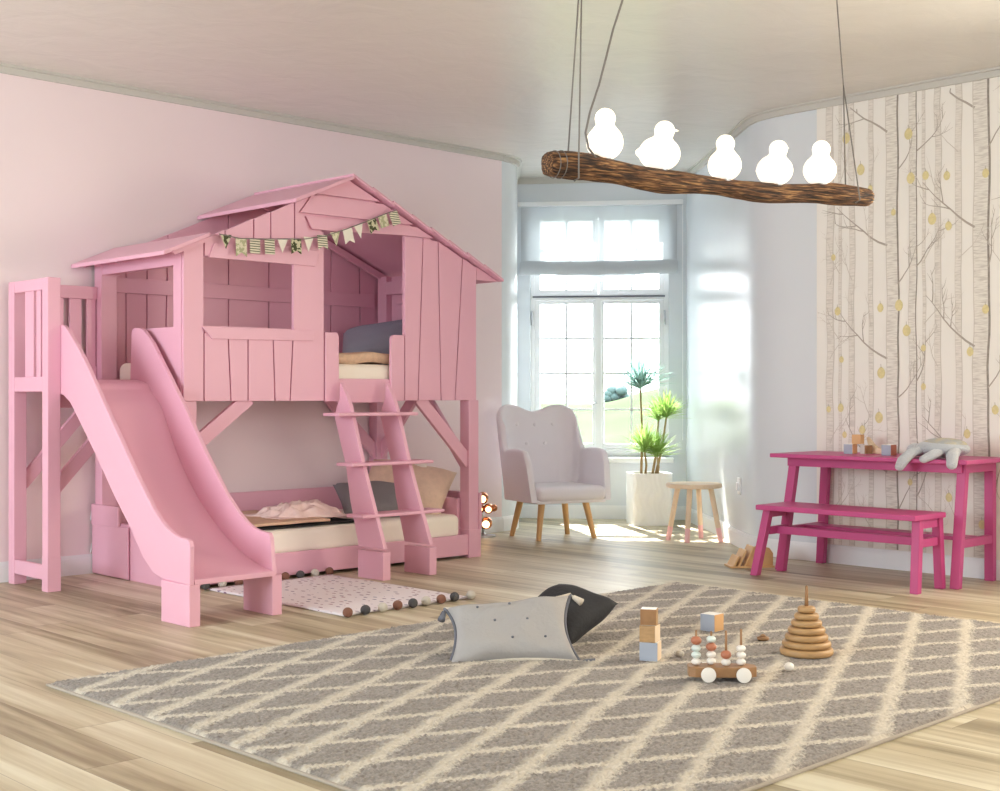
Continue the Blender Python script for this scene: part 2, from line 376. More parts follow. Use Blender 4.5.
# added panels that keep sky light out of the unseen window openings
struct(MB().box(-2.70, -2.64, WY0-.05, WY1+.05, WZ0-.05, WZ1+.05).build('sky_block_west', 'white'))
struct(MB().box(SX0-.05, SX1+.05, -2.70, -2.64, .55, 2.65).build('sky_block_south', 'white'))
struct(MB().box(XR+.13, XR+.19, .45, 2.75, .65, 2.65).build('sky_block_east', 'white'))
# window wall of the bay
A = Vector((8.33, 8.33)); B = Vector((9.288, 7.141)); L = (B-A).length; U = (B-A)/L; N = Vector((-U.y*-1, U.x*-1))
N = Vector((U.y, -U.x))
if N.dot(Vector((-F[0], -F[1]))) < 0: N = -N
def W(u, v, z): p = A+U*u+N*v; return (p.x, p.y, z)
def uz(px, py, v=0.0):          # where a sight line meets the window plane, v in front of the wall
    r = ray(px, py); d = Vector((r[0], r[1])); q = A+N*v
    t = q.dot(N)/d.dot(N); p = d*t; return ((p-A).dot(U), HC+r[2]*t)
def wbox(mb, u0, u1, v0, v1, z0, z1, mi=0):
    return mb.prism([W(u0, v0, z0), W(u1, v0, z0), W(u1, v1, z0), W(u0, v1, z0)], (0, 0, z1-z0), mi)
uo0 = uz(530, 300, 0)[0]; uo1 = uz(669, 300, 0)[0]; zo0 = uz(600, 457, 0)[1]; zo1 = uz(600, 209, 0)[1]
mb = MB(); wbox(mb, -.1, uo0, -.22, 0, 0, ZC); wbox(mb, uo1, L+.1, -.22, 0, 0, ZC); wbox(mb, uo0, uo1, -.22, 0, 0, zo0); wbox(mb, uo0, uo1, -.22, 0, zo1, ZC)
struct(mb.build('wall_bay', 'wall_white'))
# baseboards and cornices
def baseboard(name, path, side):
    mb = MB(); strip(mb, path, 0, side*.016, 0, .10); strip(mb, path, 0, side*.011, .10, .112); strip(mb, path, 0, side*.006, .112, .12)
    return struct(auto(mb.build(name, 'white')))
baseboard('baseboard_right', [(p[0], p[1]) for p in right_path[:1]]+right_path[1:], -1)
baseboard('baseboard_left', [(-2.5, YL), (7.42, YL)], 1)
baseboard('baseboard_bay_left', bayl_path, 1)
wp = [(W(0, 0, 0)[0], W(0, 0, 0)[1]), (W(L, 0, 0)[0], W(L, 0, 0)[1])]
baseboard('baseboard_bay', wp, 1 if Vector(offset(wp, .1)[0]).dot(N) > Vector(wp[0]).dot(N) else -1)
def cornice(name, path, side):
    mb = MB()
    for d, z0, z1 in ((.040, ZC-.014, ZC), (.022, ZC-.052, ZC-.014)): strip(mb, path, 0, side*d, z0, z1)
    return struct(auto(mb.build(name, 'cornice')))
cornice('trim_1', right_path, -1); cornice('trim_2', [(-2.5, YL), (7.42, YL)], 1); cornice('trim_3', bayl_path, 1)
cornice('trim_4', wp, 1 if Vector(offset(wp, .1)[0]).dot(N) > Vector(wp[0]).dot(N) else -1)

# ---- the bay window
win = bpy.data.objects.new('window_1', None); C.objects.link(win); win['kind'] = 'structure'; win.location = W(L/2, -.1, zo0); win['_w'] = 1
VF = -.10
def wy(py): return uz(600, py, VF)[1]
def wx(px): return uz(px, 300, VF)[0]
mb = MB(); zb, zt = zo0, zo1
wbox(mb, uo0, wx(535), VF-.06, VF+.03, zb, zt); wbox(mb, wx(664), uo1, VF-.06, VF+.03, zb, zt)
wbox(mb, wx(535), wx(664), VF-.06, VF+.03, zb, wy(449)); wbox(mb, wx(535), wx(664), VF-.06, VF+.03, wy(216), zt)
wbox(mb, wx(535), wx(664), VF-.06, VF+.035, wy(300.5), wy(294)); mb.build('window_frame', 'white', win, bevel=.004)
MB2 = MB(); wbox(MB2, wx(533), wx(665), VF+.03, VF+.05, wy(297.6), wy(296)); MB2.build('transom_strip', 'cush_trim', win)
wbox(m3 := MB(), uo0-.04, uo1+.04, VF, .09, zo0-.045, zo0); m3.build('window_sill', 'white', win, bevel=.008)
def sash(p0, p1, y0, y1, bars, ym):
    m = MB(); w = 5.2
    a, b, c, d = wx(p0), wx(p1), wy(y1), wy(y0)
    ai, bi, ci, di = wx(p0+w), wx(p1-w), wy(y1-5.5), wy(y0+4.5)
    wbox(m, a, ai, VF-.03, VF+.02, c, d); wbox(m, bi, b, VF-.03, VF+.02, c, d); wbox(m, ai, bi, VF-.03, VF+.02, c, ci); wbox(m, ai, bi, VF-.03, VF+.02, di, d)
    s_ = m.build('sash', 'white', win, bevel=.004)
    m = MB(); pm = (p0+p1)/2
    wbox(m, wx(pm-1.15), wx(pm+1.15), VF-.012, VF+.008, ci, di)
    for y in bars: wbox(m, ai, bi, VF-.012, VF+.008, wy(y+1.15), wy(y-1.15))
    m.build('glazing_bar', 'white', s_)
    g = MB(); wbox(g, ai, bi, VF-.006, VF-.002, ci, di); g.build('pane', 'glass', s_)
    return s_
sl = sash(535, 598, 299.5, 449, (338.5, 373.5, 409.5), 0); sr = sash(599, 664, 299.5, 449, (338.5, 373.5, 409.5), 0)
sash(535, 598, 216, 295, (250,), 0); sash(599, 664, 216, 295, (250,), 0)
wbox(m := MB(), wx(595.5), wx(601.5), VF+.018, VF+.035, wy(449), wy(300)); m.build('mullion_cover', 'white', win, bevel=.004)
m = MB(); c = W(*[uz(594, 403, -.06)[0]], -.055, uz(594, 403, -.06)[1]); m.tube([W(wx(597), -.07, wy(403)), W(wx(597), -.03, wy(403)), W(wx(590), -.03, wy(403.5))], .007, 8); m.build('handle', 'chrome', win, smooth=True)
for px in (532.5, 664.5):
    m = MB(); m.tube([W(wx(px), VF+.05, wy(325)), W(wx(px), VF+.05, wy(311))], .009, 8); m.build('hinge', 'chrome', win, smooth=True)
# ---- the roman blind
bl = thing('roman_blind', 'sheer white roman blind half drawn over the bay window', 'blind', W(L/2, .03, zo1))
b0, b1 = uz(518, 203, .04)[0], uz(683, 203, .04)[0]; bz1, bz0 = uz(600, 201, .04)[1], uz(600, 205.5, .04)[1]
b0 = max(b0, .005); b1 = min(b1, L-.02)
wbox(m := MB(), b0, b1, .01, .06, bz0, bz1); m.build('rail', 'white', bl, bevel=.005)
f0, f1 = uz(521, 250, .03)[0], uz(677, 250, .03)[0]; fz = uz(600, 260, .03)[1]; fz2 = uz(600, 272, .03)[1]; fz3 = uz(597, 284, .03)[1]
f0 = max(f0, .02)
m = MB(); m.grid(lambda i, j: W(f0+(f1-f0)*i, .022+.005*math.sin(i*30), bz0+(fz2-bz0)*j), 60, 4)
m.build('fabric', 'sheer', bl, smooth=True, recalc=False)
m = MB()
for q in range(3):
    m.grid(lambda i, j: W(f0-.004*q+(f1-f0+.008*q)*i, .03+.018*q+.02*math.sin(math.pi*j)+.004*math.sin(i*26+q), fz-.012*q+(fz2-fz)*j-.006*math.sin(i*math.pi)), 50, 6)
m.build('fold', 'sheer', bl, smooth=True, recalc=False)
def swag(i, j):
    u = f0+.12+(f1-f0-.24)*i; dip = (1-abs(2*i-1))
    return W(u, .05+.02*math.sin(math.pi*j), fz2+.01-(fz2-fz3)*dip*j)
m = MB(); m.grid(swag, 40, 6); m.build('swag', 'sheer', bl, smooth=True, recalc=False)
m = MB(); uc = min(uz(682.5, 300, .03)[0], L-.03)
m.tube([W(uc, .035, bz0), W(uc, .035, uz(682, 440, .03)[1])], .004, 6); m.build('chain', 'white', bl)
# ---- wall socket
sk = thing('wall_socket', 'white wall socket on the curved wall between stool and table', 'socket', (7.7, 5.5, .4))
t = Vector((8.38-8.04, 6.09-5.745)).normalized()
r0 = ray(740, 486); best = None
for i in range(400):                       # where the sight line meets the splayed wall
    tt = 8+i*.01; x, y = r0[0]*tt, r0[1]*tt
    for k in range(4, 9):
        a, b = Vector(right_path[k]), Vector(right_path[k+1]); ab = b-a; s_ = max(0, min(1, (Vector((x, y))-a).dot(ab)/ab.length_squared)); dd = (a+ab*s_-Vector((x, y))).length
        if best is None or dd < best[0]: best = (dd, a+ab*s_, ab.normalized(), HC+r0[2]*tt)
sp_, st_, sz_ = best[1], best[2], best[3]; sn_ = Vector((-st_.y, st_.x))
def sbox(m, a0, a1, n0, n1, z0, z1):
    P = lambda a_, n_: (sp_.x+st_.x*a_+sn_.x*n_, sp_.y+st_.y*a_+sn_.y*n_, z0)
    return m.prism([P(a0, n0), P(a1, n0), P(a1, n1), P(a0, n1)], (0, 0, z1-z0))
sbox(m := MB(), -.04, .04, -.01, .012, sz_-.06, sz_+.06); m.build('cover_plate', 'socket', sk, bevel=.004)
sbox(m := MB(), -.024, .024, .010, .024, sz_-.03, sz_+.025); m.build('outlet', 'white', sk, bevel=.004)
# ---- birch wallpaper on the right wall (printed flat: every shape is a hair above the ground colour)
rw = random.Random(5)
wpm = MB(); XW = XR-.004
wpm.box(XW, XR, 2.78, 4.745, .121, ZC-.05)
def flat(poly, lvl, mi):
    if min(p[0] for p in poly) < 2.79: return
    wpm.add([(XW-.0004*lvl, y, min(max(z, .125), ZC-.052)) for y, z in poly], [tuple(range(len(poly)))], mi)
def ypx(px): return onX(px, 300, XW)[1]
def trunk(yc, w, strong, lvl):
    n = 30; z0, z1 = .125, ZC-.052; wb = [yc+.012*noise.noise(Vector((yc*9, i*.33, 1))) for i in range(n+1)]
    def band(a, b, mi, lv):
        for i in range(n):
            za, zb2 = z0+(z1-z0)*i/n, z0+(z1-z0)*(i+1)/n
            flat([(wb[i]+a, za), (wb[i]+b, za), (wb[i+1]+b, zb2), (wb[i+1]+a, zb2)], lv, mi)
    band(-w/2, w/2, 1 if strong else 2, lvl)
    band(-w/2, -w/2+w*(.13 if strong else .12), 3 if strong else 5, lvl+1)       # darker right-hand edge
    band(w/2-w*.05, w/2, 5, lvl+1)
def twig(y, z, ang, ln, w, mi, depth=0):
    n = 7; pts = [(y, z)]; a = ang; lv = rw.uniform(3.6, 5.6)
    for i in range(n):
        a += rw.uniform(-.16, .16)+(.05 if math.cos(a) > 0 else -.05)
        y += math.cos(a)*ln/n; z += math.sin(a)*ln/n; pts.append((y, z))
        if depth < 2 and i in (2, 3, 5) and rw.random() < .8:
            twig(y, z, a+rw.choice((-1, 1))*rw.uniform(.5, .9), ln*rw.uniform(.3, .5), w*.55, 5 if mi == 5 else 4, depth+1)
    for i in range(n):
        p, q = Vector(pts[i]), Vector(pts[i+1]); d = (q-p).normalized(); nn = Vector((-d.y, d.x)); wa, wb2 = w*(1-i/n*.8)/2, w*(1-(i+1)/n*.8)/2
        if min(p.y, q.y) < .14 or max(p.y, q.y) > ZC-.07 or max(p.x, q.x) > 4.74: break
        flat([p+nn*wa, p-nn*wa, q-nn*wb2, q+nn*wb2], lv+.01*i, mi)
spec = [(830, 7, 0), (840, 3, 0), (852, 5.5, 0), (871, 4.5, 0), (892.5, 11.5, 1), (913, 7, 1), (924, 3, 0), (938, 5.5, 0), (958.5, 5.5, 0), (981.5, 13.5, 1)]
trs = [(ypx(p), w*.0078, s_) for p, w, s_ in spec]
for off in (1.2, 2.4, 3.6, 4.8):
    trs += [(y-off, w, s_) for y, w, s_ in trs[:10] if y-off > 2.6]
for y, w, s_ in sorted(trs, key=lambda t_: t_[2]): trunk(y, w, s_, 3 if s_ else 1)
for y, w, s_ in trs:
    if s_:
        ph = .35+rw.random()*.2
        for k in range(4):
            z = ph+k*.72
            if w > .06: twig(y+w*.4, z+.25, math.radians(28+rw.uniform(-6, 6)) if k % 2 == 0 else math.radians(150-120), .46, .014, 4)
            twig(y-w*.4, z, math.radians(130+rw.uniform(-20, 15)), .30, .009, 4)
    else:
        for k in range(5): twig(y, .3+k*.55+rw.uniform(-.15, .15), math.radians(rw.choice((60, 120))+rw.uniform(-20, 20)), .24, .006, 5)
    for k in range(4):
        yy, zz = y+rw.uniform(-.08, .1), .3+k*.68+rw.uniform(0, .8)
        if zz > ZC-.2 or yy > 4.66: continue
        sz = rw.choice((.017, .022, .028)); pts = []
        for q in range(14):
            t_ = 2*math.pi*q/14; rr = sz*(1 if math.sin(t_) < 0 else 1-.38*math.sin(t_)**2); pts.append((yy+rr*math.cos(t_), zz+sz*1.35*math.sin(t_)))
        lv = rw.uniform(6, 9); flat(pts, lv, 6); flat([(yy-.002, zz+sz), (yy+.002, zz+sz), (yy+.004, zz+sz*2), (yy+.001, zz+sz*2)], lv+.3, 4)
ow = wpm.build('wallpaper', ['wp_ground', 'wp_bark', 'wp_bark2', 'wp_edge', 'wp_twig', 'wp_faint', 'wp_pear'], recalc=False)
ow.name = 'wallpaper'; struct(ow)

# ---- outside: meadow, hills and a tree seen through the bay window
def gfn(i, j):
    d = 14+266*j**2; r = (-1+2*i)*(6+d*.35); lat = r/d
    t_ = max(0, min(1, (lat-.07)/.06)); ys = 404-17*t_*t_*(3-2*t_)
    zs = HC-(ys-H0)/FOC*60; q = min(1, (d-14)/46); q = q*q*(3-2*q)
    z = -.9+(zs+.9)*q if d < 60 else zs-(d-60)*.012
    x, y, _ = rd(r, d); return (x, y, z+noise.noise(Vector((x*.2, y*.2, 0)))*.05)
m = MB(); m.grid(gfn, 60, 50); g = m.build('ground', 'grass', smooth=True, recalc=False); struct(g)
m = MB(); m.grid(lambda i, j: (lambda r, d, h: rd(r, d, h))((-1+2*i)*150, 285+j*60, -6+math.sin(math.pi*min(1, j*1.2)*.5)*(7.5+5*noise.noise(Vector((i*5, 3, 2))))), 60, 6)
h = m.build('hill', 'hill', smooth=True, recalc=False); struct(h)
tp = rd((617-500)/FOC*60, 60)
tr_ = thing('tree', 'dark bushy tree on the hillside outside the right window sash', 'tree', (tp[0], tp[1], .7))
m = MB(); m.tube([(tp[0], tp[1], .5), (tp[0], tp[1], 1.2)], [.12, .08], 8); m.build('trunk', 'stem', tr_)
m = MB(); rt = random.Random(3)
for k in range(14): m.ell((tp[0]+rt.uniform(-.35, .45), tp[1]+rt.uniform(-.4, .4), 1.1+rt.uniform(-.25, .3)), .28, .28, .22, nu=8, nv=6)
m.build('foliage', 'tree', tr_, smooth=True)
# ================================================================ THE TREEHOUSE BUNK BED
YF, YB, X0, X1 = 6.50, 7.54, 3.87, 6.13
bed = thing('bunk_bed', 'pink treehouse bunk bed with a plank cabin on posts against the pink wall', 'bed', (5.0, 7.0, 0))
def P2(px, py, y=YF): p = onY(px, py, y); return (p[0], p[2])
def yprism(m, pts, y0, y1, mi=0): return m.prism([(x, y0, z) for x, z in pts], (0, y1-y0, 0), mi)
def px_prism(m, pts, y0, y1): return yprism(m, [P2(*p, y0) for p in pts], y0, y1)
XP, ZP = 5.04, 2.470                       # ridge
def zroof(x): return ZP-abs(x-XP)*.432
ZBOT = 1.068
# -- posts
def post(x0, x1, y0, y1, z0, z1): return MB().box(x0, x1, y0, y1, z0, z1).build('post', 'pink', bed, bevel=.004)
post(6.06, 6.15, YF, 6.59, .0, ZBOT); post(6.03, 6.13, 7.45, YB, .0, ZBOT)
post(X0, 3.955, YF, 6.59, .0, ZBOT); post(X0, 3.97, 7.45, YB, .0, ZBOT)
MB().box(6.055, 6.165, YF-.008, 6.60, 0, .19).build('post_shoe', 'pink', bed, bevel=.003)
MB().box(6.15, 6.175, YF-.008, 7.5, .19, .435).build('foot_board', 'pink', bed, bevel=.003)
# -- lower bunk frame
MB().box(3.955, 6.06, YF+.004, YF+.03, .02, .158).build('side_board', 'pink', bed, bevel=.003)
MB().box(3.97, 6.03, 7.50, 7.53, .02, .45).build('back_board', 'pink', bed, bevel=.003)
MB().box(3.97, 6.05, YF+.03, 7.50, .10, .13).build('slat_base', 'pink', bed)
MB().box(6.03, 6.06, YF+.09, 7.45, .02, .40).build('end_board', 'pink', bed, bevel=.003)
o = MB().box(X0, X0+.03, YF+.09, 7.45, .0, .33).build('end_board', 'pink', bed, bevel=.003)
m = MB().box(3.852, 3.866, 7.10, 7.545, .005, .315); m.build('end_pocket', 'pink', bed, bevel=.006)
MB().box(3.846, 3.867, 7.21, 7.545, .305, .432).build('pocket_flap', 'pink', bed, bevel=.006)
for z in (.37, .17): MB().prism([(3.848, 7.545, z+.02), (3.848, 7.565, z-.045), (3.848, 7.547, z-.035)], (.004, 0, 0)).build('ribbon_tie', 'white', bed)
# -- upper bunk base
MB().box(3.98, 6.03, YF+.02, 7.46, 1.075, 1.13).build('slat_base', 'pink', bed)
MB().box(X0, X1, 7.46, YB-.04, 1.068, 1.16).build('back_rail', 'pink', bed, bevel=.003)
# -- braces (front, back and both ends)
def brace(p, q, w=.035, h=.085, up=(0, 0, 1)): return MB().bar(p, q, w, h, up).build('brace', 'pink', bed, bevel=.003)
brace((5.63, YF+.03, 1.085), (6.08, YF+.03, .645), .03); brace((4.32, YF+.03, 1.085), (3.92, YF+.03, .79), .03)
brace((5.62, 7.49, 1.085), (6.07, 7.49, .665), .03); brace((4.34, 7.49, 1.085), (3.93, 7.49, .79), .03)
brace((6.09, 6.97, 1.085), (6.09, 6.56, .62), .03); brace((6.085, 7.10, 1.085), (6.085, 7.49, .66), .03)
# -- planked front wall: solid backing that shows dark between the planks
def plank(poly, y0=YF-.002, y1=YF+.018, nm='plank', b=.0015):
    m = MB(); yprism(m, poly, y0, y1); return m.build(nm, 'pink', bed, bevel=b)
gap = .0045
def gx(px, py): return P2(px, py)[0]
# left wall part, below the window
zr = 1.43
cuts_b = [gx(204, 400), gx(231, 400), gx(248, 400), gx(275, 400), gx(290, 400), 4.615+.22]
cuts_t = [gx(204, 339), gx(228, 339), gx(248, 340), gx(273, 340), gx(293, 339), 4.615+.22]
plank([(X0, ZBOT), (cuts_b[0]-gap, ZBOT), (cuts_t[0]-gap, 2.015), (X0, zroof(X0)-.03)])
for i in range(4):
    a, b = cuts_b[i], cuts_b[i+1]; c, d = cuts_t[i+1], cuts_t[i]
    plank([(a+gap, ZBOT), (b-gap, ZBOT), (c-gap, 1.455), (d+gap, 1.455)])
# gable planks over the window
gb = [gx(204, 240), gx(225, 240), gx(253.7, 235), gx(270.8, 230), gx(294.6, 228)]
gt = [gx(204, 228), gx(225, 226), gx(253.7, 215), gx(270.6, 208), gx(294.6, 199)]
for i in range(4):
    a, b, c, d = gb[i], gb[i+1], gt[i+1], gt[i]
    plank([(a+gap, 1.895), (b-gap, 1.895), (c-gap, zroof(c)-.03), (d+gap, zroof(d)-.03)])
# the plank between window and doorway runs up to the slanted gable boards
Q = lambda px, py: P2(px, py, YF)
xr_ = lambda z: XP+(ZP-.03-z)/.432
za_ = Q(312, 193.4)[1]; xl_ = XP-(ZP-.03-za_)/.432
def upto(p, q):                            # along p->q until just under the roof line
    for i in range(201):
        x, z = p[0]+(q[0]-p[0])*i/200, p[1]+(q[1]-p[1])*i/200
        if z > zroof(x)-.032: break
    return (x, z)
S0 = upto(Q(298, 213), Q(311, 194)); S1 = upto(Q(300.3, 212.2), Q(313.3, 193.2)); zA = za_-.009; xA = XP-(ZP-.03-zA)/.432
plank([(cuts_b[4]+gap, ZBOT), (4.845-gap, ZBOT), (4.845-gap, 2.100), (4.727, 2.100), Q(304, 215.8), Q(298, 213), S0, (gt[4]+gap, zroof(gt[4])-.03), (gb[4]+gap, 1.895), (4.620, 1.89), (4.618, 1.455), (cuts_t[4]+gap, 1.455)], b=0)
# gable boards
plank([(xl_+.006, za_+.003), (xr_(za_+.003), za_+.003), (XP, ZP-.03)])
plank([S1, (xA, zA), (xr_(zA), zA), (xr_(2.212), 2.212), Q(300.3, 212.2)])
plank([Q(306, 216.2), (xr_(2.200), 2.200), (xr_(2.137), 2.137), (5.494, 2.137), (4.85, 2.113), Q(312.2, 228.6)])
# right wall planks
rb = [5.494, gx(418, 400), gx(441, 400), gx(455, 400), 6.125]; rt_ = [5.494, gx(423, 240), gx(438, 243), gx(462.5, 262), 6.125]
for i in range(4):
    a, b, c, d = rb[i], rb[i+1], rt_[i+1], rt_[i]
    zc, zd = min(zroof(c)-.03, 2.128), min(zroof(d)-.03, 2.128)
    pts = [(a+gap*(i > 0), ZBOT), (b-gap*(i < 3), ZBOT), (c-gap*(i < 3), zc), (d+gap*(i > 0), zd)]
    if zroof(c)-.03 < 2.128 < zroof(d)-.03 and i: pass
    plank(pts)
# backing behind the planks, with the window and the doorway left open
def backing(polys, y0, y1):
    m = MB()
    for p_ in polys: yprism(m, p_, y0, y1)
    return m.build('wall_backing', 'pink', bed)
bk = [[(X0+.01, ZBOT+.005), (4.008, ZBOT+.005), (4.008, zroof(4.008)-.04), (X0+.01, zroof(X0+.01)-.04)],
      [(4.008, ZBOT+.005), (4.618, ZBOT+.005), (4.624, 1.50), (4.008, 1.50)],
      [(4.008, 1.89), (4.618, 1.89), (4.618, zroof(4.618)-.04), (4.008, zroof(4.008)-.04)],
      [(4.627, ZBOT+.005), (4.84, ZBOT+.005), (4.84, zroof(4.84)-.04), (4.627, zroof(4.627)-.04)],
      [(4.84, 2.14), (5.498, 2.14), (5.498, zroof(5.498)-.04), (XP, ZP-.05), (4.84, zroof(4.84)-.04)],
      [(5.498, ZBOT+.005), (6.12, ZBOT+.005), (6.12, zroof(6.12)-.04), (5.498, zroof(5.498)-.04)]]
backing(bk, YF+.018, YF+.032)
# slanted trim boards of the window
px_prism(m := MB(), [(213, 243.5), (316, 238), (316, 266), (208, 257.5)], YF-.016, YF-.002).build('window_trim', 'pink', bed, bevel=.002) if False else None
m = MB(); yprism(m, [P2(213, 243.5), P2(300, 247), P2(318, 252), P2(314, 266.5), P2(208, 257.5)], YF-.013, YF-.0025); m.build('window_trim', 'pink', bed, bevel=.002)
m = MB(); yprism(m, [P2(201, 326.5), P2(313, 330.5), P2(312, 341), P2(211, 339)], YF-.013, YF-.0025); m.build('window_trim', 'pink', bed, bevel=.002)
# doorway guards and sill
def guard(x0, x1, round_left):
    zt, r = 1.49, .03; pts = [(x0, ZBOT-.004), (x1, ZBOT-.004)]
    if round_left: pts += [(x1, zt)]+[(x0+r-r*math.sin(t*math.pi/8), zt-r+r*math.cos(t*math.pi/8)) for t in range(5)]
    else: pts += [(x1-r+r*math.cos(t*math.pi/8), zt-r+r*math.sin(t*math.pi/8)) for t in range(5)]+[(x0, zt)]
    m = MB(); yprism(m, pts, YF-.004, YF+.02); return m.build('door_guard', 'pink', bed, bevel=.003)
guard(4.852, 4.957, False); guard(5.377, 5.486, True)
MB().box(4.957, 5.377, YF+.012, YF+.035, 1.055, 1.205).build('door_sill', 'pink', bed, bevel=.003)
# -- back wall with planks
mb = MB(); yprism(mb, [(X0, 1.07), (X1, 1.07), (X1, zroof(X1)-.04), (XP, ZP-.05), (X0, zroof(X0)-.04)], 7.515, YB); mb.build('wall_backing', 'pink', bed)
rp = random.Random(11); xs = [X0]
for px_, py_ in ((126, 340), (147, 340), (167, 340), (228.5, 330), (269, 330), (331, 330), (360, 330)): xs.append(onY(px_, py_, 7.5)[0])
x = xs[-1]
while x < X1-.2: x += .2; xs.append(x)
xs[-1] = X1
sl_ = [0]+[rp.uniform(-.02, .02) for _ in xs[1:-1]]+[0]
for i in range(len(xs)-1):
    a, b = xs[i], xs[i+1]; zb2, zt2 = 1.16, 1.90
    p_ = [(a-sl_[i]+gap, zb2), (b-sl_[i+1]-gap, zb2), (b+sl_[i+1]*.5-gap, zroof(b)-.04), (a+sl_[i]*.5+gap, zroof(a)-.04)]
    if a < XP < b: p_ = p_[:3]+[(XP, ZP-.05)]+p_[3:]
    m = MB(); yprism(m, p_, 7.500, 7.516); m.build('plank', 'pink', bed, bevel=.0015)
MB().box(X0+.1, X1-.1, 7.482, 7.5, 1.74, 1.835).build('rail', 'pink', bed, bevel=.003)
# -- left end: open frame
MB().box(X0-.004, X0+.10, 7.45, YB, ZBOT, zroof(X0)-.035).build('end_post', 'pink', bed, bevel=.003)
MB().box(X0-.004, X0+.05, YF+.02, 6.605, ZBOT, zroof(X0)-.035).build('end_post', 'pink', bed, bevel=.003)
MB().box(X0-.002, X0+.045, 6.605, 7.45, 1.838, zroof(X0)-.035).build('end_beam', 'pink', bed, bevel=.003)
MB().box(X0-.002, X0+.045, 6.605, 7.45, 1.068, 1.165).build('end_beam', 'pink', bed, bevel=.003)
MB().box(X0-.002, X0+.018, 6.535, 6.965, 1.13, 1.49).build('end_guard', 'pink', bed, bevel=.004)
# -- right end: frame with planks
MB().box(X1-.02, X1, YF+.03, 7.5, 1.07, zroof(X1)-.035).build('end_wall', 'pink', bed, bevel=.002)
MB().box(X1-.07, X1-.02, 7.38, 7.48, 1.16, zroof(X1)-.035).build('end_post', 'pink', bed, bevel=.003)
MB().box(X1-.07, X1-.02, 6.60, 7.38, 1.83, 1.925).build('end_beam', 'pink', bed, bevel=.003)
MB().box(X1-.055, X1-.02, 6.60, 7.30, 1.76, 1.80).build('end_rail', 'pink', bed, bevel=.003)
# -- roof boards (each a lapped plank along Y), left slope with its open strip
def rboard(xa, xb, y0, y1, lift=0.0, t=.018, nm='roof_board'):
    s_ = 1 if xb > XP else -1
    za, zb2 = zroof(xa)+lift+.012, zroof(xb)+lift
    m = MB(); yprism(m, [(xa, za-t), (xb, zb2-t), (xb, zb2), (xa, za)] , y0, y1); return m.build(nm, 'pink', bed, bevel=.002)
YR0, YR1 = YF-.05, 7.555
n = 8
for i in range(n):
    a = XP-.005+(6.335-XP)*i/n; b = XP+(6.335-XP)*(i+1)/n+.012
    rboard(a, b, YR0+.004*(i % 2), YR1-.01, 0)
def rpiece(xa, xb, t=.024):
    m = MB(); yprism(m, [(xa, zroof(xa)), (xb, zroof(xb)), (xb, zroof(xb)-t), (xa, zroof(xa)-t)], YR0, YR1); return m.build('roof_panel', 'pink', bed, bevel=.003)
rpiece(4.60, XP+.003); rpiece(3.72, 4.01)
for y in (YR0+.02, YR0+.34, YR0+.68, YR1-.04):
    m = MB(); yprism(m, [(3.78, zroof(3.78)-.024), (4.0, zroof(4.0)-.024), (4.0, zroof(4.0)-.05), (3.80, zroof(3.80)-.05)], y, y+.03); m.build('roof_batten', 'pink', bed)
m = MB(); yprism(m, [(6.13, zroof(6.13)-.02), (6.34, zroof(6.34)-.02), (6.13, zroof(6.34)-.02)], YF+.0, YF+.02); m.build('eave_gusset', 'pink', bed, bevel=.002)
MB().bar((XP-.03, 7.46, zroof(XP)-.06), (6.1, 7.46, zroof(6.1)-.055), .03, .045).build('rafter', 'pink', bed, bevel=.003)

# -- the ladder (a part of the bed, hooked on the sill)
ladder = MB()
def lrail(xl, pts, foot_px, t=.028):
    pass
XLa, XLb = 4.935, 5.293
def onXp(px, py, x): p = onX(px, py, x); return (p[1], p[2])
railL = [onXp(*p, XLa) for p in ((339.9, 382), (339.2, 399), (336.5, 407), (334.5, 417), (346, 467), (350, 500), (358.6, 546))]
railR = [onXp(*p, XLa) for p in ((384, 549.5), (372, 503), (363, 467), (350, 407), (346, 395))]
poly = railL+railR
la = MB(); la.prism([(XLa, y, z) for y, z in poly], (.028, 0, 0)); lo = la.build('ladder_rail', 'pink', bed, bevel=.003)
dxr = XLb-XLa
lb = MB(); lb.prism([(XLb, y-.005, z) for y, z in poly], (.028, 0, 0)); lb.build('ladder_rail', 'pink', bed, bevel=.003)
zf = onXp(358.6, 546, XLa)[1]
yf0 = 6.04; yf1 = 6.28
MB().box(XLa, XLa+.058, yf0, yf1, 0, .168).build('ladder_foot', 'pink', bed, bevel=.003)
MB().box(XLb, XLb+.058, yf0-.01, yf1-.01, 0, .168).build('ladder_foot', 'pink', bed, bevel=.003)
def rung(z, yc, x0, x1):
    m = MB(); r = .035; y0, y1 = yc-.075, yc+.085
    m.prism([(x0, y0, z), (x1, y0, z), (x1, y1, z), (x0, y1, z)], (0, 0, .02)); return m.build('rung', 'pink', bed, bevel=.006)
for z, yc in ((.975, 6.34), (.675, 6.26), (.37, 6.18)):
    yf = yc-.075
    pz = {.975: (322.5, 418.5), .675: (336, 463), .37: (346, 513)}[z]
    x0 = onY(pz[0], 400, yc+.085)[0]; x1 = onY({.975: 418.5, .675: 434, .37: 445}[z], 400, yf)[0]
    rung(z, yc, x0, x1)

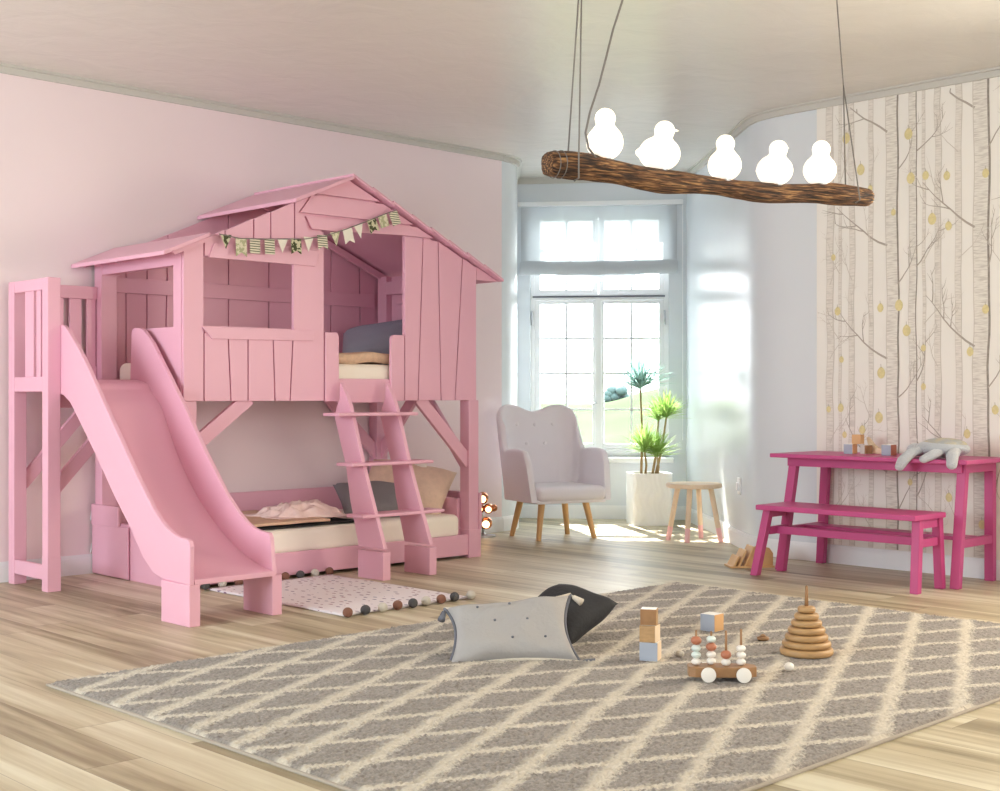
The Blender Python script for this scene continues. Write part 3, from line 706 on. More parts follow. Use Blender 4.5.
# ================================================================ THE SLIDE AND ITS TOWER
sl = thing('play_slide', 'pink wooden slide with a railed tower at the left end of the bunk bed', 'slide', (3.55, 6.5, 0))
def sp(nm, *a, b=.004, **k): return MB().box(*a).build(nm, 'pink', sl, bevel=b)
sp('tower_post', 3.307, 3.384, 6.995, 7.066, 0, 1.763); sp('tower_post', 3.307, 3.384, 7.43, 7.505, 0, 1.763)
MB().box(3.306, 3.385, 6.994, 7.067, 0, .19).build('post_shoe', 'pink', sl, bevel=.002)
for z0, z1 in ((1.695, 1.762), (1.122, 1.206), (.063, .145)): sp('side_rail', 3.309, 3.34, 7.066, 7.43, z0, z1)
for y0, y1 in ((7.19, 7.30), (7.10, 7.155)): sp('baluster', 3.315, 3.335, y0, y1, 1.206, 1.695, b=.002)
sp('back_rail', 3.384, X0-.006, 7.50, 7.53, 1.69, 1.768); sp('back_rail', 3.384, X0-.006, 7.50, 7.53, 1.19, 1.28)
for x0 in (3.46, 3.575, 3.69): sp('baluster', x0, x0+.075, 7.507, 7.525, 1.28, 1.69, b=.002)
sp('baluster', 3.80, 3.858, 7.507, 7.525, 1.28, 1.69, b=.002)
sp('platform', 3.34, X0-.01, 7.0, 7.5, 1.12, 1.185); sp('platform_beam', 3.384, X0-.006, 7.03, 7.06, 1.03, 1.12)
MB().bar((3.37, 7.465, .58), (3.84, 7.465, 1.10), .03, .075).build('tower_brace', 'pink', sl, bevel=.003)
MB().bar((3.36, 7.05, .56), (3.84, 7.05, 1.08), .03, .075).build('tower_brace', 'pink', sl, bevel=.003)
def onS(px, py, xb, s_):                  # sight line on the slide's side plane X = xb + s*(y-5.47)
    r = ray(px, py); t = (xb-5.47*s_)/(r[0]-s_*r[1]); return (r[1]*t, HC+r[2]*t)
SLp = (3.285, .065); SRp = (3.765, .034)
lowL = [(58.7, 393.9), (63, 395), (70, 402.4), (80.2, 423), (97.3, 458.7), (112.6, 492.9), (129.7, 527), (143.3, 558), (153.6, 573.5)]
upL = [(59.3, 324.9), (62.8, 325.2), (65, 327), (68.1, 331), (77.9, 347.9), (88.5, 369.1), (102.4, 400.7), (119.5, 438.3), (136.5, 475.8), (153.6, 510), (161, 521), (167.2, 528.7), (174, 534.5), (180.9, 538), (185.5, 538.6), (188.5, 541), (190, 547.5)]
polyL = [onS(*p, *SLp) for p in upL]+[(5.462, .2), (5.725, .2)]+[onS(*p, *SLp) for p in reversed(lowL)]
def yz_side(poly, plane, t, nm):
    m = MB(); m.prism([(plane[0]+plane[1]*(y-5.47), y, z) for y, z in poly], (t, 0, 0)); return m.build(nm, 'pink', sl, bevel=.004, seg=3)
yz_side(polyL, SLp, .025, 'side_panel')
upR = [(131.3, 333.5), (132.3, 329.5), (134.4, 328), (139.2, 328), (144, 330.7), (152.4, 343.2), (162, 362.4), (171.6, 381.6), (182.7, 404), (204.9, 452), (225.4, 492.9), (237, 511), (245.9, 522), (254, 528.5), (263, 532), (268, 533), (270, 538)]
uR = [onS(*p, *SRp) for p in upR]; uLz = polyL
lowY = [(y, z) for y, z in [onS(*p, *SLp) for p in reversed(lowL)]]
polyR = uR+[(5.475, .2), (5.735, .2)]+[(y+.02, z) for y, z in lowY]+[(uR[0][0]+.02, 1.12)]
yz_side(polyR, SRp, .025, 'side_panel')
surf = [onS(*p, *SRp) for p in ((150, 390.5), (160.4, 404), (167.2, 424.6), (177.5, 455.3), (194.5, 492.9), (215, 523.6), (239, 551), (262, 567))]
surf = [(7.0, 1.192), (6.93, 1.191), (6.86, 1.184), (6.78, 1.165)]+[(y, z) for y, z in surf[0:]]
surf = sorted(surf, key=lambda p: -p[0])+[(5.475, .222)]
# smooth the profile
def smoothp(p, it=2):
    for _ in range(it):
        q = [p[0]]
        for i in range(len(p)-1):
            a, b = p[i], p[i+1]; q += [(a[0]*.75+b[0]*.25, a[1]*.75+b[1]*.25), (a[0]*.25+b[0]*.75, a[1]*.25+b[1]*.75)]
        p = q+[p[-1]]
    return p
sf = smoothp(surf)
m = MB(); n = len(sf); vs = []
for y, z in sf:
    xl = SLp[0]+SLp[1]*(y-5.47)+.02; xr = SRp[0]+SRp[1]*(y-5.47)+.004
    vs += [(xl, y, z), (xr, y, z), (xr, y, z-.022), (xl, y, z-.022)]
fs = [(i*4+k, i*4+(k+1) % 4, (i+1)*4+(k+1) % 4, (i+1)*4+k) for i in range(n-1) for k in range(4)]+[(3, 2, 1, 0), tuple((n-1)*4+k for k in range(4))]
m.add(vs, fs); auto(m.build('slide_bed', 'pink', sl))
MB().box(3.312, 3.766, 5.462, 5.485, .198, .224).build('front_lip', 'pink', sl, bevel=.003)
MB().box(3.285, 3.345, 5.465, 5.725, 0, .2).build('foot', 'pink', sl, bevel=.003)
MB().box(3.762, 3.820, 5.475, 5.735, 0, .2).build('foot', 'pink', sl, bevel=.003)
# ================================================================ SOFT THINGS
def pillow_mesh(w, h, t, n=22, pinch=.10, seed=0, wr=.01):
    """local: lies in XY, thickness along Z"""
    def side(sg):
        def f(i, j):
            u, v = 2*i-1, 2*j-1
            e = (1-abs(u)**2.6)*(1-abs(v)**2.6); z = sg*t/2*max(0, e)**.42
            x = w/2*u*(1-pinch*(1-v*v)*abs(u)**3); y = h/2*v*(1-pinch*(1-u*u)*abs(v)**3)
            z += wr*noise.noise(Vector((x*9+seed, y*9, sg*3)))*max(0, e)**.5
            z += wr*.8*math.sin((u*v)*6+seed)*max(0, e)**.5
            return (x, y, z)
        return f
    m = MB(); m.grid(side(1), n, n); m.grid(lambda i, j: side(-1)(1-i, j), n, n); return m
def weld(o):
    bm = bmesh.new(); bm.from_mesh(o.data); bmesh.ops.remove_doubles(bm, verts=bm.verts, dist=.0004); bmesh.ops.recalc_face_normals(bm, faces=bm.faces); bm.to_mesh(o.data); bm.free()
    o.data.polygons.foreach_set('use_smooth', [True]*len(o.data.polygons)); return o
def place(o, loc, axes=None, rot=None):
    """axes = (x axis, y axis) world directions of the local X and Y"""
    if axes:
        x = Vector(axes[0]).normalized(); y = Vector(axes[1]); y = (y-x*y.dot(x)).normalized(); z = x.cross(y)
        q = Matrix((x, y, z)).transposed().to_euler(); o.rotation_euler = q
    elif rot: o.rotation_euler = rot
    o.location = loc; return o
def soft(name, label, cat, w, h, t, m_, loc, axes, group=None, **k):
    o = weld(pillow_mesh(w, h, t, **k).build(name, m_)); tag(o, label, cat, group); return place(o, loc, axes)
def slab(x0, x1, y0, y1, z0, z1, r=.04, nx=40, ny=20, amp=.004, seed=0):
    m = MB()
    def f(i, j, top):
        x = x0+(x1-x0)*i; y = y0+(y1-y0)*j
        return (x, y, 0)
    # rounded box as a superellipse-like lofted grid
    m.box(x0, x1, y0, y1, z0, z1); return m
def mattress(name, label, x0, x1, y0, y1, z0, z1):
    o = MB().box(x0, x1, y0, y1, z0, z1).build(name, 'mattress', bevel=.045, seg=5)
    for p in o.data.polygons: p.use_smooth = True
    return tag(o, label, 'mattress')
mattress('mattress', 'cream mattress of the lower bunk, below the cabin', 3.99, 6.02, YF+.035, 7.47, .132, .295)
mattress('mattress', 'cream mattress of the upper bunk, inside the cabin', 3.965, 6.02, YF+.045, 7.44, 1.132, 1.30)
def cover(name, m_, x0, x1, y0, y1, z, label, cat, drop=0.0, amp=.006, th=.012, seed=0, nx=60, ny=40, top=None):
    m = MB()
    def f(i, j):
        x, y = x0+(x1-x0)*i, y0+(y1-y0)*j
        h = z+th/2+.002+amp*(1+noise.noise(Vector((x*5+seed, y*5, seed))))/1.0
        if drop and j < .06: h -= drop*(1-j/.06)**2; y += .0
        return (x+.006*noise.noise(Vector((y*6, x, seed))), y+.006*noise.noise(Vector((x*6, y, seed+4))), h)
    m.grid(f, nx, ny); o = m.build(name, m_, smooth=True, solid=th, recalc=False); return tag(o, label, cat)
cover('throw_blanket', 'dark_cloth', 4.0, 5.18, 6.56, 7.35, .297, 'thin charcoal blanket under the beige quilt on the lower bunk', 'blanket', amp=.002, th=.008)
cover('quilt', 'beige_cloth', 4.0, 4.93, 6.55, 7.38, .312, 'beige quilt spread over the left half of the lower bunk', 'quilt', amp=.008, th=.016, seed=3)
cover('quilt', 'beige_cloth', 4.3, 5.45, 6.57, 7.40, 1.283, 'peach quilt on the upper bunk seen through the cabin doorway', 'quilt', amp=.026, th=.06, seed=8)
# crumpled rose muslin
def crumple(i, j):
    u, v = 2*i-1, 2*j-1
    cx, cy = 4.92, 6.86
    r = math.sqrt(u*u+v*v); rim = max(0, 1-r**3)
    nz1 = abs(noise.noise(Vector((u*2.2+1, v*3.2, 2)))); nz2 = abs(noise.noise(Vector((u*5, v*6+4, 5)))); nz3 = noise.noise(Vector((u*1.2+7, v*1.5, 1)))
    a = .7+.3*nz3
    x = cx+.25*u*(1+.25*noise.noise(Vector((v*2, u, 9)))); y = cy+.20*v*(1+.3*noise.noise(Vector((u*2, v, 3)))) -.06*u
    z = .338+rim*(.03+.20*max(0, .42-nz1)*a+.02*(.5-nz2))
    x += .03*noise.noise(Vector((u*3, v*4, 11))); y += .03*noise.noise(Vector((u*4, v*3, 15)))
    return (x, y, z)
m = MB(); m.grid(crumple, 70, 50); o = m.build('muslin_cloth', 'rose_cloth', smooth=True, solid=.006, recalc=False); tag(o, 'pale rose muslin cloth crumpled on the beige quilt of the lower bunk', 'blanket')
soft('pillow', 'slate grey pillow leaning on the lower bunk behind the ladder', 'pillow', .50, .34, .15, 'grey_pillow', (5.50, 6.82, .41), ((.93, -.36, -.03), (.15, .85, .50)), seed=1, pinch=.04)
soft('pillow', 'large peach linen pillow propped at the right end of the lower bunk', 'pillow', .62, .42, .20, 'cream_pillow', (5.88, 6.95, .455), ((.50, -.84, -.14), (.55, .30, .66)), seed=4, pinch=.03)
soft('pillow', 'cream pillow against the right end board of the lower bunk, behind the peach pillow', 'pillow', .56, .38, .12, 'mattress', (5.955, 7.14, .445), ((.06, -.99, 0), (.16, .02, .95)), seed=5, pinch=.04)
soft('pillow', 'blue-grey pillow on the upper bunk seen through the cabin doorway', 'pillow', .62, .38, .22, 'slate', (5.74, 6.98, 1.46), ((.70, -.70, .12), (.50, .55, .55)), seed=6, pinch=.0)

# ---- bunting across the gable
bt = thing('bunting', 'string of small patterned flags hung across the cabin gable', 'bunting', (4.7, 6.44, 2.1))
YBU = 6.452
def bp(px, py): p = onY(px, py, YBU); return Vector((p[0], YBU, p[2]))
ctl = [(219, 234), (240, 238.5), (262, 239), (285, 239), (305, 239), (325, 236), (345, 229.5), (365, 222), (385, 214), (396, 210)]
cp = [bp(*p) for p in ctl]; m = MB(); m.tube(cp, .0035, 6); m.build('string', 'cord', bt)
flags = [(226, 234.5, 'tri', 'flag_green', 13), (241, 238, 'swallow', 'flag_sage', 17), (255, 239, 'sq', 'flag_stripe', 14), (269.5, 239, 'sq', 'flag_stripe', 15), (282.5, 239, 'tri', 'flag_white', 13), (296, 238.5, 'swallow', 'flag_green', 15),
         (308.5, 237, 'tri', 'flag_white', 14), (322, 235, 'swallow', 'flag_stripe', 14), (335, 232, 'tri', 'flag_sage', 14), (347, 228.5, 'swallow', 'flag_white', 15), (358, 224.5, 'tri', 'flag_white', 14), (371, 219, 'swallow', 'flag_green', 14), (382, 215, 'sq', 'flag_sage', 13), (393, 212, 'sq', 'flag_stripe', 14)]
for k, (px, py, kind, mm, ht) in enumerate(flags):
    p = bp(px, py); sl_ = -.02 if px < 300 else .0; tl = math.radians(0 if px < 310 else min(20, (px-310)*.33)); w = .037; h = ht/1310*8.3*1.0
    if kind == 'tri': pl = [(-w, 0), (w, 0), (0, -h)]
    elif kind == 'sq': pl = [(-w*.95, 0), (w*.95, 0), (w*.95, -h*.95), (-w*.95, -h*.95)]
    else: pl = [(-w, 0), (w, 0), (w, -h), (0, -h*.78), (-w, -h)]
    P3 = [(p.x+a*math.cos(tl)-b*math.sin(tl), YBU-.001-.006*(1 if b < -.01 else 0)*(k % 2), p.z+a*math.sin(tl)+b*math.cos(tl)) for a, b in pl]
    m = MB(); m.prism(P3, (0, .0015, 0)); m.build('flag', mm, bt)
for px, py in ((219, 234), (396, 210)):
    p = bp(px, py); m = MB(); m.tube([(p.x, YBU, p.z), (p.x, 6.50, p.z)], .004, 6); m.build('hook', 'pink', bt)

# ---- speckled mat with pompoms
YBK = 6.43
pm = thing('pompom_mat', 'white speckled mat with felt pompoms lying beside the bunk bed', 'rug', (4.4, 5.9, 0))
m = MB(); m.grid(lambda i, j: (3.99+.85*i, 5.19+(YBK-5.19)*j, .007+.003*noise.noise(Vector((i*3, j*5, 0)))), 20, 30); m.build('mat', 'fleck', pm, smooth=True, solid=.008, recalc=False)
cyc = ['pom_brown', 'pom_grey', 'pom_cream']
for k in range(9):
    x = 3.995+.1045*k; m = MB(); m.ell((x+.012*math.sin(k*7), 5.165+.006*math.sin(k*3), .026), .026, .026, .025, nu=14, nv=9); m.build('pompom', cyc[k % 3], pm, smooth=True)
for k in range(9):
    x = 3.985+.1085*k; m = MB(); m.ell((x, YBK+.025, .026), .026, .026, .025, nu=14, nv=9); m.build('pompom', cyc[(k+1) % 3], pm, smooth=True)

# ---- the big rug (short pile as real relief)
def rugf(i, j):
    x, y = 2.245+3.815*i, 2.12+2.62*j
    ed = min(i*3.84, (1-i)*3.84, j*2.62, (1-j)*2.62)
    z = .017*min(1, ed/.02+.25)+(.009*noise.noise(Vector((x*95, y*95, 0)))+.002*noise.noise(Vector((x*30, y*30, 4))))*(1 if ed > .01 else 0)
    return (x, y, z)
m = MB(); m.grid(rugf, 600, 410); rg = m.build('rug', 'rug', smooth=True, recalc=False)
k = len(m.v)
tag(rg, 'large grey shag rug with a cream diamond lattice', 'rug')
ed = MB()
for a in ((2.237, 6.068, 2.112, 2.124), (2.237, 6.068, 4.736, 4.748), (2.237, 2.249, 2.124, 4.736), (6.056, 6.068, 2.124, 4.736)): ed.box(a[0], a[1], a[2], a[3], 0, .010)
e_ = ed.build('binding', 'rug_edge', bevel=.003); e_.parent = rg

# ---- two cushions on the rug
def cushion_dir(r_, f_, z_): return (F[0]*f_+R[0]*r_, F[1]*f_+R[1]*r_, z_)
bc = soft('cushion', 'black square cushion lying on its side behind the grey cushion on the rug', 'cushion', .345, .345, .15, 'black_cush', rd(.288, 5.86, .128), (cushion_dir(.22, -.20, -.045), cushion_dir(.22, .20, .125)), seed=9, pinch=.06)
gc = thing('cushion', 'silver-grey rectangular cushion with tassels on the rug', 'cushion', rd(.06, 5.46, .0), world=False)
gcx = Vector(cushion_dir(1, .0, 0)).normalized(); tilt = math.radians(40)
gcy = Vector(cushion_dir(0, math.cos(tilt), math.sin(tilt))); gcx = Vector(cushion_dir(.995, .06, .035)).normalized(); gcy = (gcy-gcx*gcy.dot(gcx)).normalized(); gcz = gcx.cross(gcy)
gc.rotation_euler = Matrix((gcx, gcy, gcz)).transposed().to_euler(); gc.location = rd(.045, 5.475, .118)
pm_ = pillow_mesh(.54, .36, .15, seed=12, pinch=.16, wr=.016, n=36)
pm_.v = [(x, y*(.87+.13*x/.27) if y > 0 else y, z) for x, y, z in pm_.v]
body = weld(pm_.build('cushion_cover', 'cush', gc))
def edge_pts(w, h, pinch, n=14):
    P_ = []
    for i in range(n): P_.append((2*i/n-1, -1))
    for i in range(n): P_.append((1, 2*i/n-1))
    for i in range(n): P_.append((1-2*i/n, 1))
    for i in range(n): P_.append((-1, 1-2*i/n))
    return [(w/2*u*(1-pinch*(1-v*v)*abs(u)**3), h/2*v*(1-pinch*(1-u*u)*abs(v)**3), 0) for u, v in P_]
ep = [(x, y*(.87+.13*x/.27) if y > 0 else y, z) for x, y, z in edge_pts(.545, .365, .16)]
for a, b, mm in ((14, 29, 'cush_trim'), (42, 57, 'cush_trim'), (0, 15, 'cush_light'), (28, 43, 'cush_light')):
    m = MB(); m.tube([ep[i % 56] for i in range(a, b)], .0075, 7); m.build('piping', mm, gc, smooth=True)
for sx, sy, mm, dx, dy in ((-1, 1, 'cush_trim', -.015, -.05), (1, 1, 'cush_light', .03, -.03), (-1, -1, 'cush_light', -.06, -.01), (1, -1, 'cush_trim', .055, -.005)):
    p = Vector((sx*.27, sy*.18*(.74 if (sx < 0 and sy > 0) else 1), 0)); q = p+Vector((dx, dy, .0)); d = (q-p).normalized()
    m = MB(); m.tube([p, p+d*.012, p+d*.018, p+d*.03, p+d*.062], [.004, .004, .010, .012, .017], 9); m.build('tassel', mm, gc, smooth=True)
for u, v in ((-.5, .45), (0, .5), (.5, .45), (-.25, 0), (.25, 0), (-.5, -.5), (0, -.5), (.5, -.5)):
    e = (1-abs(u)**2.6)*(1-abs(v)**2.6); m = MB(); m.ell((.27*u, .18*v, .075*e**.42-.002), .006, .006, .004, nu=8, nv=5); m.build('stitch_button', 'cush_trim', gc, smooth=True)
# ================================================================ FURNITURE
def leg_bar(p0, p1, w, d):               # slanted rectangular leg with level ends
    m = MB(); a = [(p0[0]-w/2, p0[1]-d/2, p0[2]), (p0[0]+w/2, p0[1]-d/2, p0[2]), (p0[0]+w/2, p0[1]+d/2, p0[2]), (p0[0]-w/2, p0[1]+d/2, p0[2])]
    return m.prism(a, (p1[0]-p0[0], p1[1]-p0[1], p1[2]-p0[2]))
# ---- table
tb = thing('play_table', 'magenta wooden table against the birch wallpaper', 'table', (7.3, 4.08, 0))
MB().box(7.0, 7.555, 3.42, 4.725, .710, .735).build('table_top', 'magenta', tb, bevel=.004)
MB().box(7.10, 7.13, 3.50, 4.66, .655, .710).build('apron', 'magenta', tb, bevel=.003); MB().box(7.51, 7.54, 3.50, 4.66, .655, .710).build('apron', 'magenta', tb, bevel=.003)
for y in (3.49, 4.62): MB().box(7.13, 7.51, y, y+.03, .655, .710).build('apron', 'magenta', tb, bevel=.003)
for x0, x1, y0, y1 in ((7.06, 7.145, 3.515, 3.51), (7.06, 7.145, 4.685, 4.63), (7.525, 7.525, 3.53, 3.53), (7.525, 7.525, 4.68, 4.64)):
    leg_bar((x0, y0, 0), (x1, y1, .71), .046, .055).build('leg', 'magenta', tb, bevel=.004)
for y in (3.525, 4.655): MB().box(7.10, 7.52, y-.018, y+.018, .225, .275).build('stretcher', 'magenta', tb, bevel=.003)
MB().box(7.26, 7.40, 3.55, 4.64, .252, .275).build('foot_shelf', 'magenta', tb, bevel=.003)
# ---- bench
bn = thing('bench', 'magenta wooden bench in front of the table', 'bench', (6.87, 4.08, 0))
MB().box(6.68, 7.035, 3.56, 4.612, .405, .436).build('seat', 'magenta', bn, bevel=.005)
for x0, x1 in ((6.728, 6.782), (7.012, 7.008)):
    for y0, y1 in ((3.585, 3.60), (4.645, 4.585)): leg_bar((x0, y0, 0), (x1, y1, .406), .046, .05).build('leg', 'magenta', bn, bevel=.004)
for y in (3.595, 4.595): MB().box(6.79, 6.97, y-.017, y+.017, .25, .297).build('stretcher', 'magenta', bn, bevel=.003); MB().box(6.79, 6.97, y-.017, y+.017, .355, .404).build('seat_rail', 'magenta', bn, bevel=.003)
MB().box(6.862, 6.89, 3.61, 4.58, .25, .297).build('long_stretcher', 'magenta', bn, bevel=.003)
# ---- stool
st = thing('stool', 'round pale wooden stool with blush-dipped feet by the curved wall', 'stool', (7.99, 6.07, 0))
m = MB(); m.lathe([(.0, .402), (.195, .402), (.208, .408), (.210, .425), (.205, .436), (.0, .437)], (7.99, 6.07, 0), 48); auto(m.build('seat', ['birch'], st), .6)
for fx, fy in ((7.886, 6.237), (7.827, 6.011), (8.179, 6.146), (8.063, 5.874)):
    d = Vector((fx-7.99, fy-6.07)); tx, ty = 7.99+d.x*.62, 6.07+d.y*.62
    lg = MB().tube([(fx+(tx-fx)*.26, fy+(ty-fy)*.26, .105), (tx, ty, .405)], [.0195, .021], 14); lg = lg.build('leg', 'birch', st, smooth=False); auto(lg, .9)
    dp = MB().tube([(fx, fy, 0), (fx+(tx-fx)*.26, fy+(ty-fy)*.26, .105)], [.0185, .0197], 14).build('dipped_foot', 'pink_dip', st); dp.parent = lg; auto(dp, .9)
# ---- armchair
ac = thing('armchair', 'lilac-grey button-backed armchair on oak legs beside the window', 'armchair', (7.403, 6.984, 0), math.atan2(-.31, .95), world=False)
# local: x to the viewer's right along the chair's width, y to the back
def plan(s):       # s 0..1 along left arm -> back -> right arm ; returns (x, y)
    hw, yf, yb, r = .325, -.30, .27, .16
    segs = [('l', (-hw, yf), (-hw, yb-r)), ('a', (-hw+r, yb-r), math.pi, math.pi/2), ('l', (-hw+r, yb), (hw-r, yb)), ('a', (hw-r, yb-r), math.pi/2, 0), ('l', (hw, yb-r), (hw, yf))]
    ln = [yb-r-yf, r*math.pi/2, 2*(hw-r), r*math.pi/2, yb-r-yf]; tot = sum(ln); t = s*tot
    for sg, l_ in zip(segs, ln):
        if t <= l_+1e-9:
            q = t/l_
            if sg[0] == 'l': return (sg[1][0]+(sg[2][0]-sg[1][0])*q, sg[1][1]+(sg[2][1]-sg[1][1])*q)
            a = sg[2]+(sg[3]-sg[2])*q; return (sg[1][0]+r*math.cos(a), sg[1][1]+r*math.sin(a))
        t -= l_
    return segs[-1][2]
def topz(s):
    a = abs(2*s-1)                         # 0 mid back .. 1 arm tips
    if a < .33: return .948+.055*math.sin(math.pi/2*min(1, a/.24))**2-.03*max(0, (a-.26)/.07)**2
    if a < .50:
        q = (a-.33)/.17; q = q*q*(3-2*q); return .973+(.655-.973)*q
    if a < .93: return .655+.016*math.sin((a-.50)/.43*math.pi)
    return .655-.10*((a-.93)/.07)**2
def shell(s, v, off):
    x, y = plan(s); e = 1e-3; x2, y2 = plan(min(1, s+e)); x1, y1 = plan(max(0, s-e))
    t = Vector((x2-x1, y2-y1)).normalized(); nn = Vector((-t.y, t.x))      # left of the direction = outward
    zt = topz(s); z = .30+(zt-.30)*v
    a = abs(2*s-1); h = (z-.30)/.68
    fl = .075*h*(.6 if a > .4 else 1)+.02                                 # flare outwards with height
    # arms sweep back towards the seat at their front edge
    back = 0
    if a > .75: back = ((a-.75)/.25)*(.0+.05*(h*1.0))*-1
    k = off+fl*1.0
    return (x+nn.x*k, y+nn.y*k*(1 if a < .7 else .5)-(.10 if a > .9 else 0)*0+(-.0)+max(0, (a-.72)/.28)*.13*h, z)
m = MB(); NU, NV, TH = 84, 14, .052
def ring(i, j):   # closed loop over thickness: outer side up, over the rounded top, inner side down
    s = i; q = j
    if q < .44: return shell(s, q/.44, 0)
    if q > .56: return shell(s, 1-(q-.56)/.44, -TH)
    a = (q-.44)/.12; p = Vector(shell(s, 1, 0)); r_ = Vector(shell(s, 1, -TH)); c_ = (p+r_)/2; d = (p-c_)
    return tuple(c_+d*math.cos(a*math.pi)+Vector((0, 0, 1))*math.sin(a*math.pi)*TH/2)
m.grid(ring, NU, 34)
# close the arm fronts
w_ = NU+1
for i in (0, NU):
    idx = [j*w_+i for j in range(35)]; m.f.append(tuple(idx)); m.mi.append(0)
sh = m.build('shell', 'chair', ac, smooth=False); auto(sh, 1.1)
sh.modifiers.remove(sh.modifiers[-1])
md = sh.modifiers.new('bevel', 'BEVEL'); md.width = .022; md.segments = 4; md.limit_method = 'ANGLE'; md.angle_limit = 1.0
def squircle(i, j, zt, zb, hw, y0, y1):
    pass
m = MB(); m.box(-.298, .298, -.325, .27, .300, .412); cs = m.build('seat_cushion', 'chair', ac, bevel=.045, seg=5)
for p in cs.data.polygons: p.use_smooth = True
m = MB(); m.box(-.30, .30, -.30, .25, .285, .315); m.build('seat_base', 'chair', ac, bevel=.01)
for bx, bz in ((-.16, .87), (.0, .87), (.16, .87), (-.08, .72), (.08, .72)):
    s_ = .5+bx/2.1; p = Vector(shell(.5+bx/1.95, (bz-.30)/(topz(.5)-.30), -TH)); m = MB(); m.ell((bx, p.y-.001, bz), .017, .009, .017, nu=12, nv=8); m.build('button', 'chair', ac, smooth=True)
for wx_, wy_ in ((7.242, 7.263), (7.134, 6.876), (7.654, 7.068), (7.582, 6.729)):
    c_, s_ = math.cos(-ac.rotation_euler[2]), math.sin(-ac.rotation_euler[2]); dx, dy = wx_-7.403, wy_-6.984
    lx, ly = dx*c_-dy*s_, dx*s_+dy*c_
    lg = MB().tube([(lx*1.03, ly*1.03, 0), (lx*.80, ly*.80, .295)], [.019, .027], 14).build('leg', 'oak', ac); auto(lg, .9)
# ---- planter with spiky plant
PC = rd(1.277, 11.22)
pl = thing('potted_plant', 'spiky green plant with five leaf heads in a ribbed white square planter', 'plant', (PC[0], PC[1], 0))
ang = math.atan2(R[1], R[0])+.12
def sq(t, hw):      # rounded square in plan
    c, s_ = math.cos(t), math.sin(t); k = (abs(c)**7+abs(s_)**7)**(-1/7); return hw*k*c, hw*k*s_
def potf(i, j):
    t = 2*math.pi*i; z = .44*j; x, y = sq(t, .172)
    rp_ = .0022*math.sin(t*26+2.2*math.sin(z*26+t*2))
    k = 1+rp_/.17; x, y = x*k, y*k
    return (PC[0]+x*math.cos(ang)-y*math.sin(ang), PC[1]+x*math.sin(ang)+y*math.cos(ang), z)
m = MB(); m.grid(potf, 220, 30)
def poti(i, j):
    t = 2*math.pi*i; q = .172-.0-.018*min(1, j*4); z = .44-.05*max(0, j-.25)/.75 if j > .25 else .44; x, y = sq(t, q)
    return (PC[0]+x*math.cos(ang)-y*math.sin(ang), PC[1]+x*math.sin(ang)+y*math.cos(ang), z)
m.grid(poti, 60, 4); m.build('planter', 'pot', pl, smooth=True, recalc=False)
m = MB(); m.add([(PC[0]+(x*math.cos(ang)-y*math.sin(ang)), PC[1]+(x*math.sin(ang)+y*math.cos(ang)), .405) for x, y in [sq(2*math.pi*i/32, .158) for i in range(32)]], [tuple(range(32))]); m.build('soil', 'soil', pl)
def at_d(px, py, d): return Vector(rd((px-500)/FOC*d, d, HC+(H0-py)/FOC*d))
rl = random.Random(21)
def head(base, R_, n, mat_, up=.5, root=None, nm='leaf_head'):
    m = MB()
    for k in range(n):
        az = rl.uniform(0, 2*math.pi); el = math.radians(rl.triangular(-5, 90, 42)); ln = R_*rl.uniform(.85, 1.25)
        d = Vector((math.cos(az)*math.cos(el), math.sin(az)*math.cos(el), math.sin(el))); sd = Vector((-math.sin(az), math.cos(az), 0)); w0 = R_*.024
        pts = []; p = base+Vector((0, 0, rl.uniform(-.02, .02)))
        for q in range(6):
            t = q/5; pts.append((p.copy(), w0*(.6+1.2*t if t < .3 else 1.0)*(1-t**2.5)+.0006)); p = p+d*ln/5; d = (d+Vector((0, 0, -.02-.05*rl.random()))).normalized()
        vs = []
        for p_, w_2 in pts: vs += [p_-sd*w_2, p_+Vector((0, 0, -w_2*.5)), p_+sd*w_2]
        m.add(vs, [(3*q, 3*q+1, 3*q+4, 3*q+3) for q in range(5)]+[(3*q+1, 3*q+2, 3*q+5, 3*q+4) for q in range(5)])
    return m.build(nm, mat_, pl, smooth=True, recalc=False)
D0 = 11.2
heads = [((640.3, 387), .27, 210, 'leaf_blue', (641, 474), 11.15), ((666.5, 416), .20, 180, 'leaf', (655, 474), 11.2), ((658.5, 419), .18, 120, 'leaf', (652, 474), 11.3), ((644.5, 450), .21, 200, 'leaf', (645, 474), 11.1), ((657, 455), .20, 180, 'leaf', (657, 474), 11.15)]
for hp, R_, n, mm, bp_, dd in heads:
    b_ = at_d(hp[0], hp[1], dd); g_ = at_d(bp_[0], bp_[1], 11.22); g_.z = .40
    mid = (b_*.45+g_*.55)+Vector((.012, -.008, 0))
    m = MB(); m.tube([g_, mid, b_], [.012, .010, .008], 8); m.build('stem', 'stem', pl, smooth=True)
    head(b_, R_, n, mm)
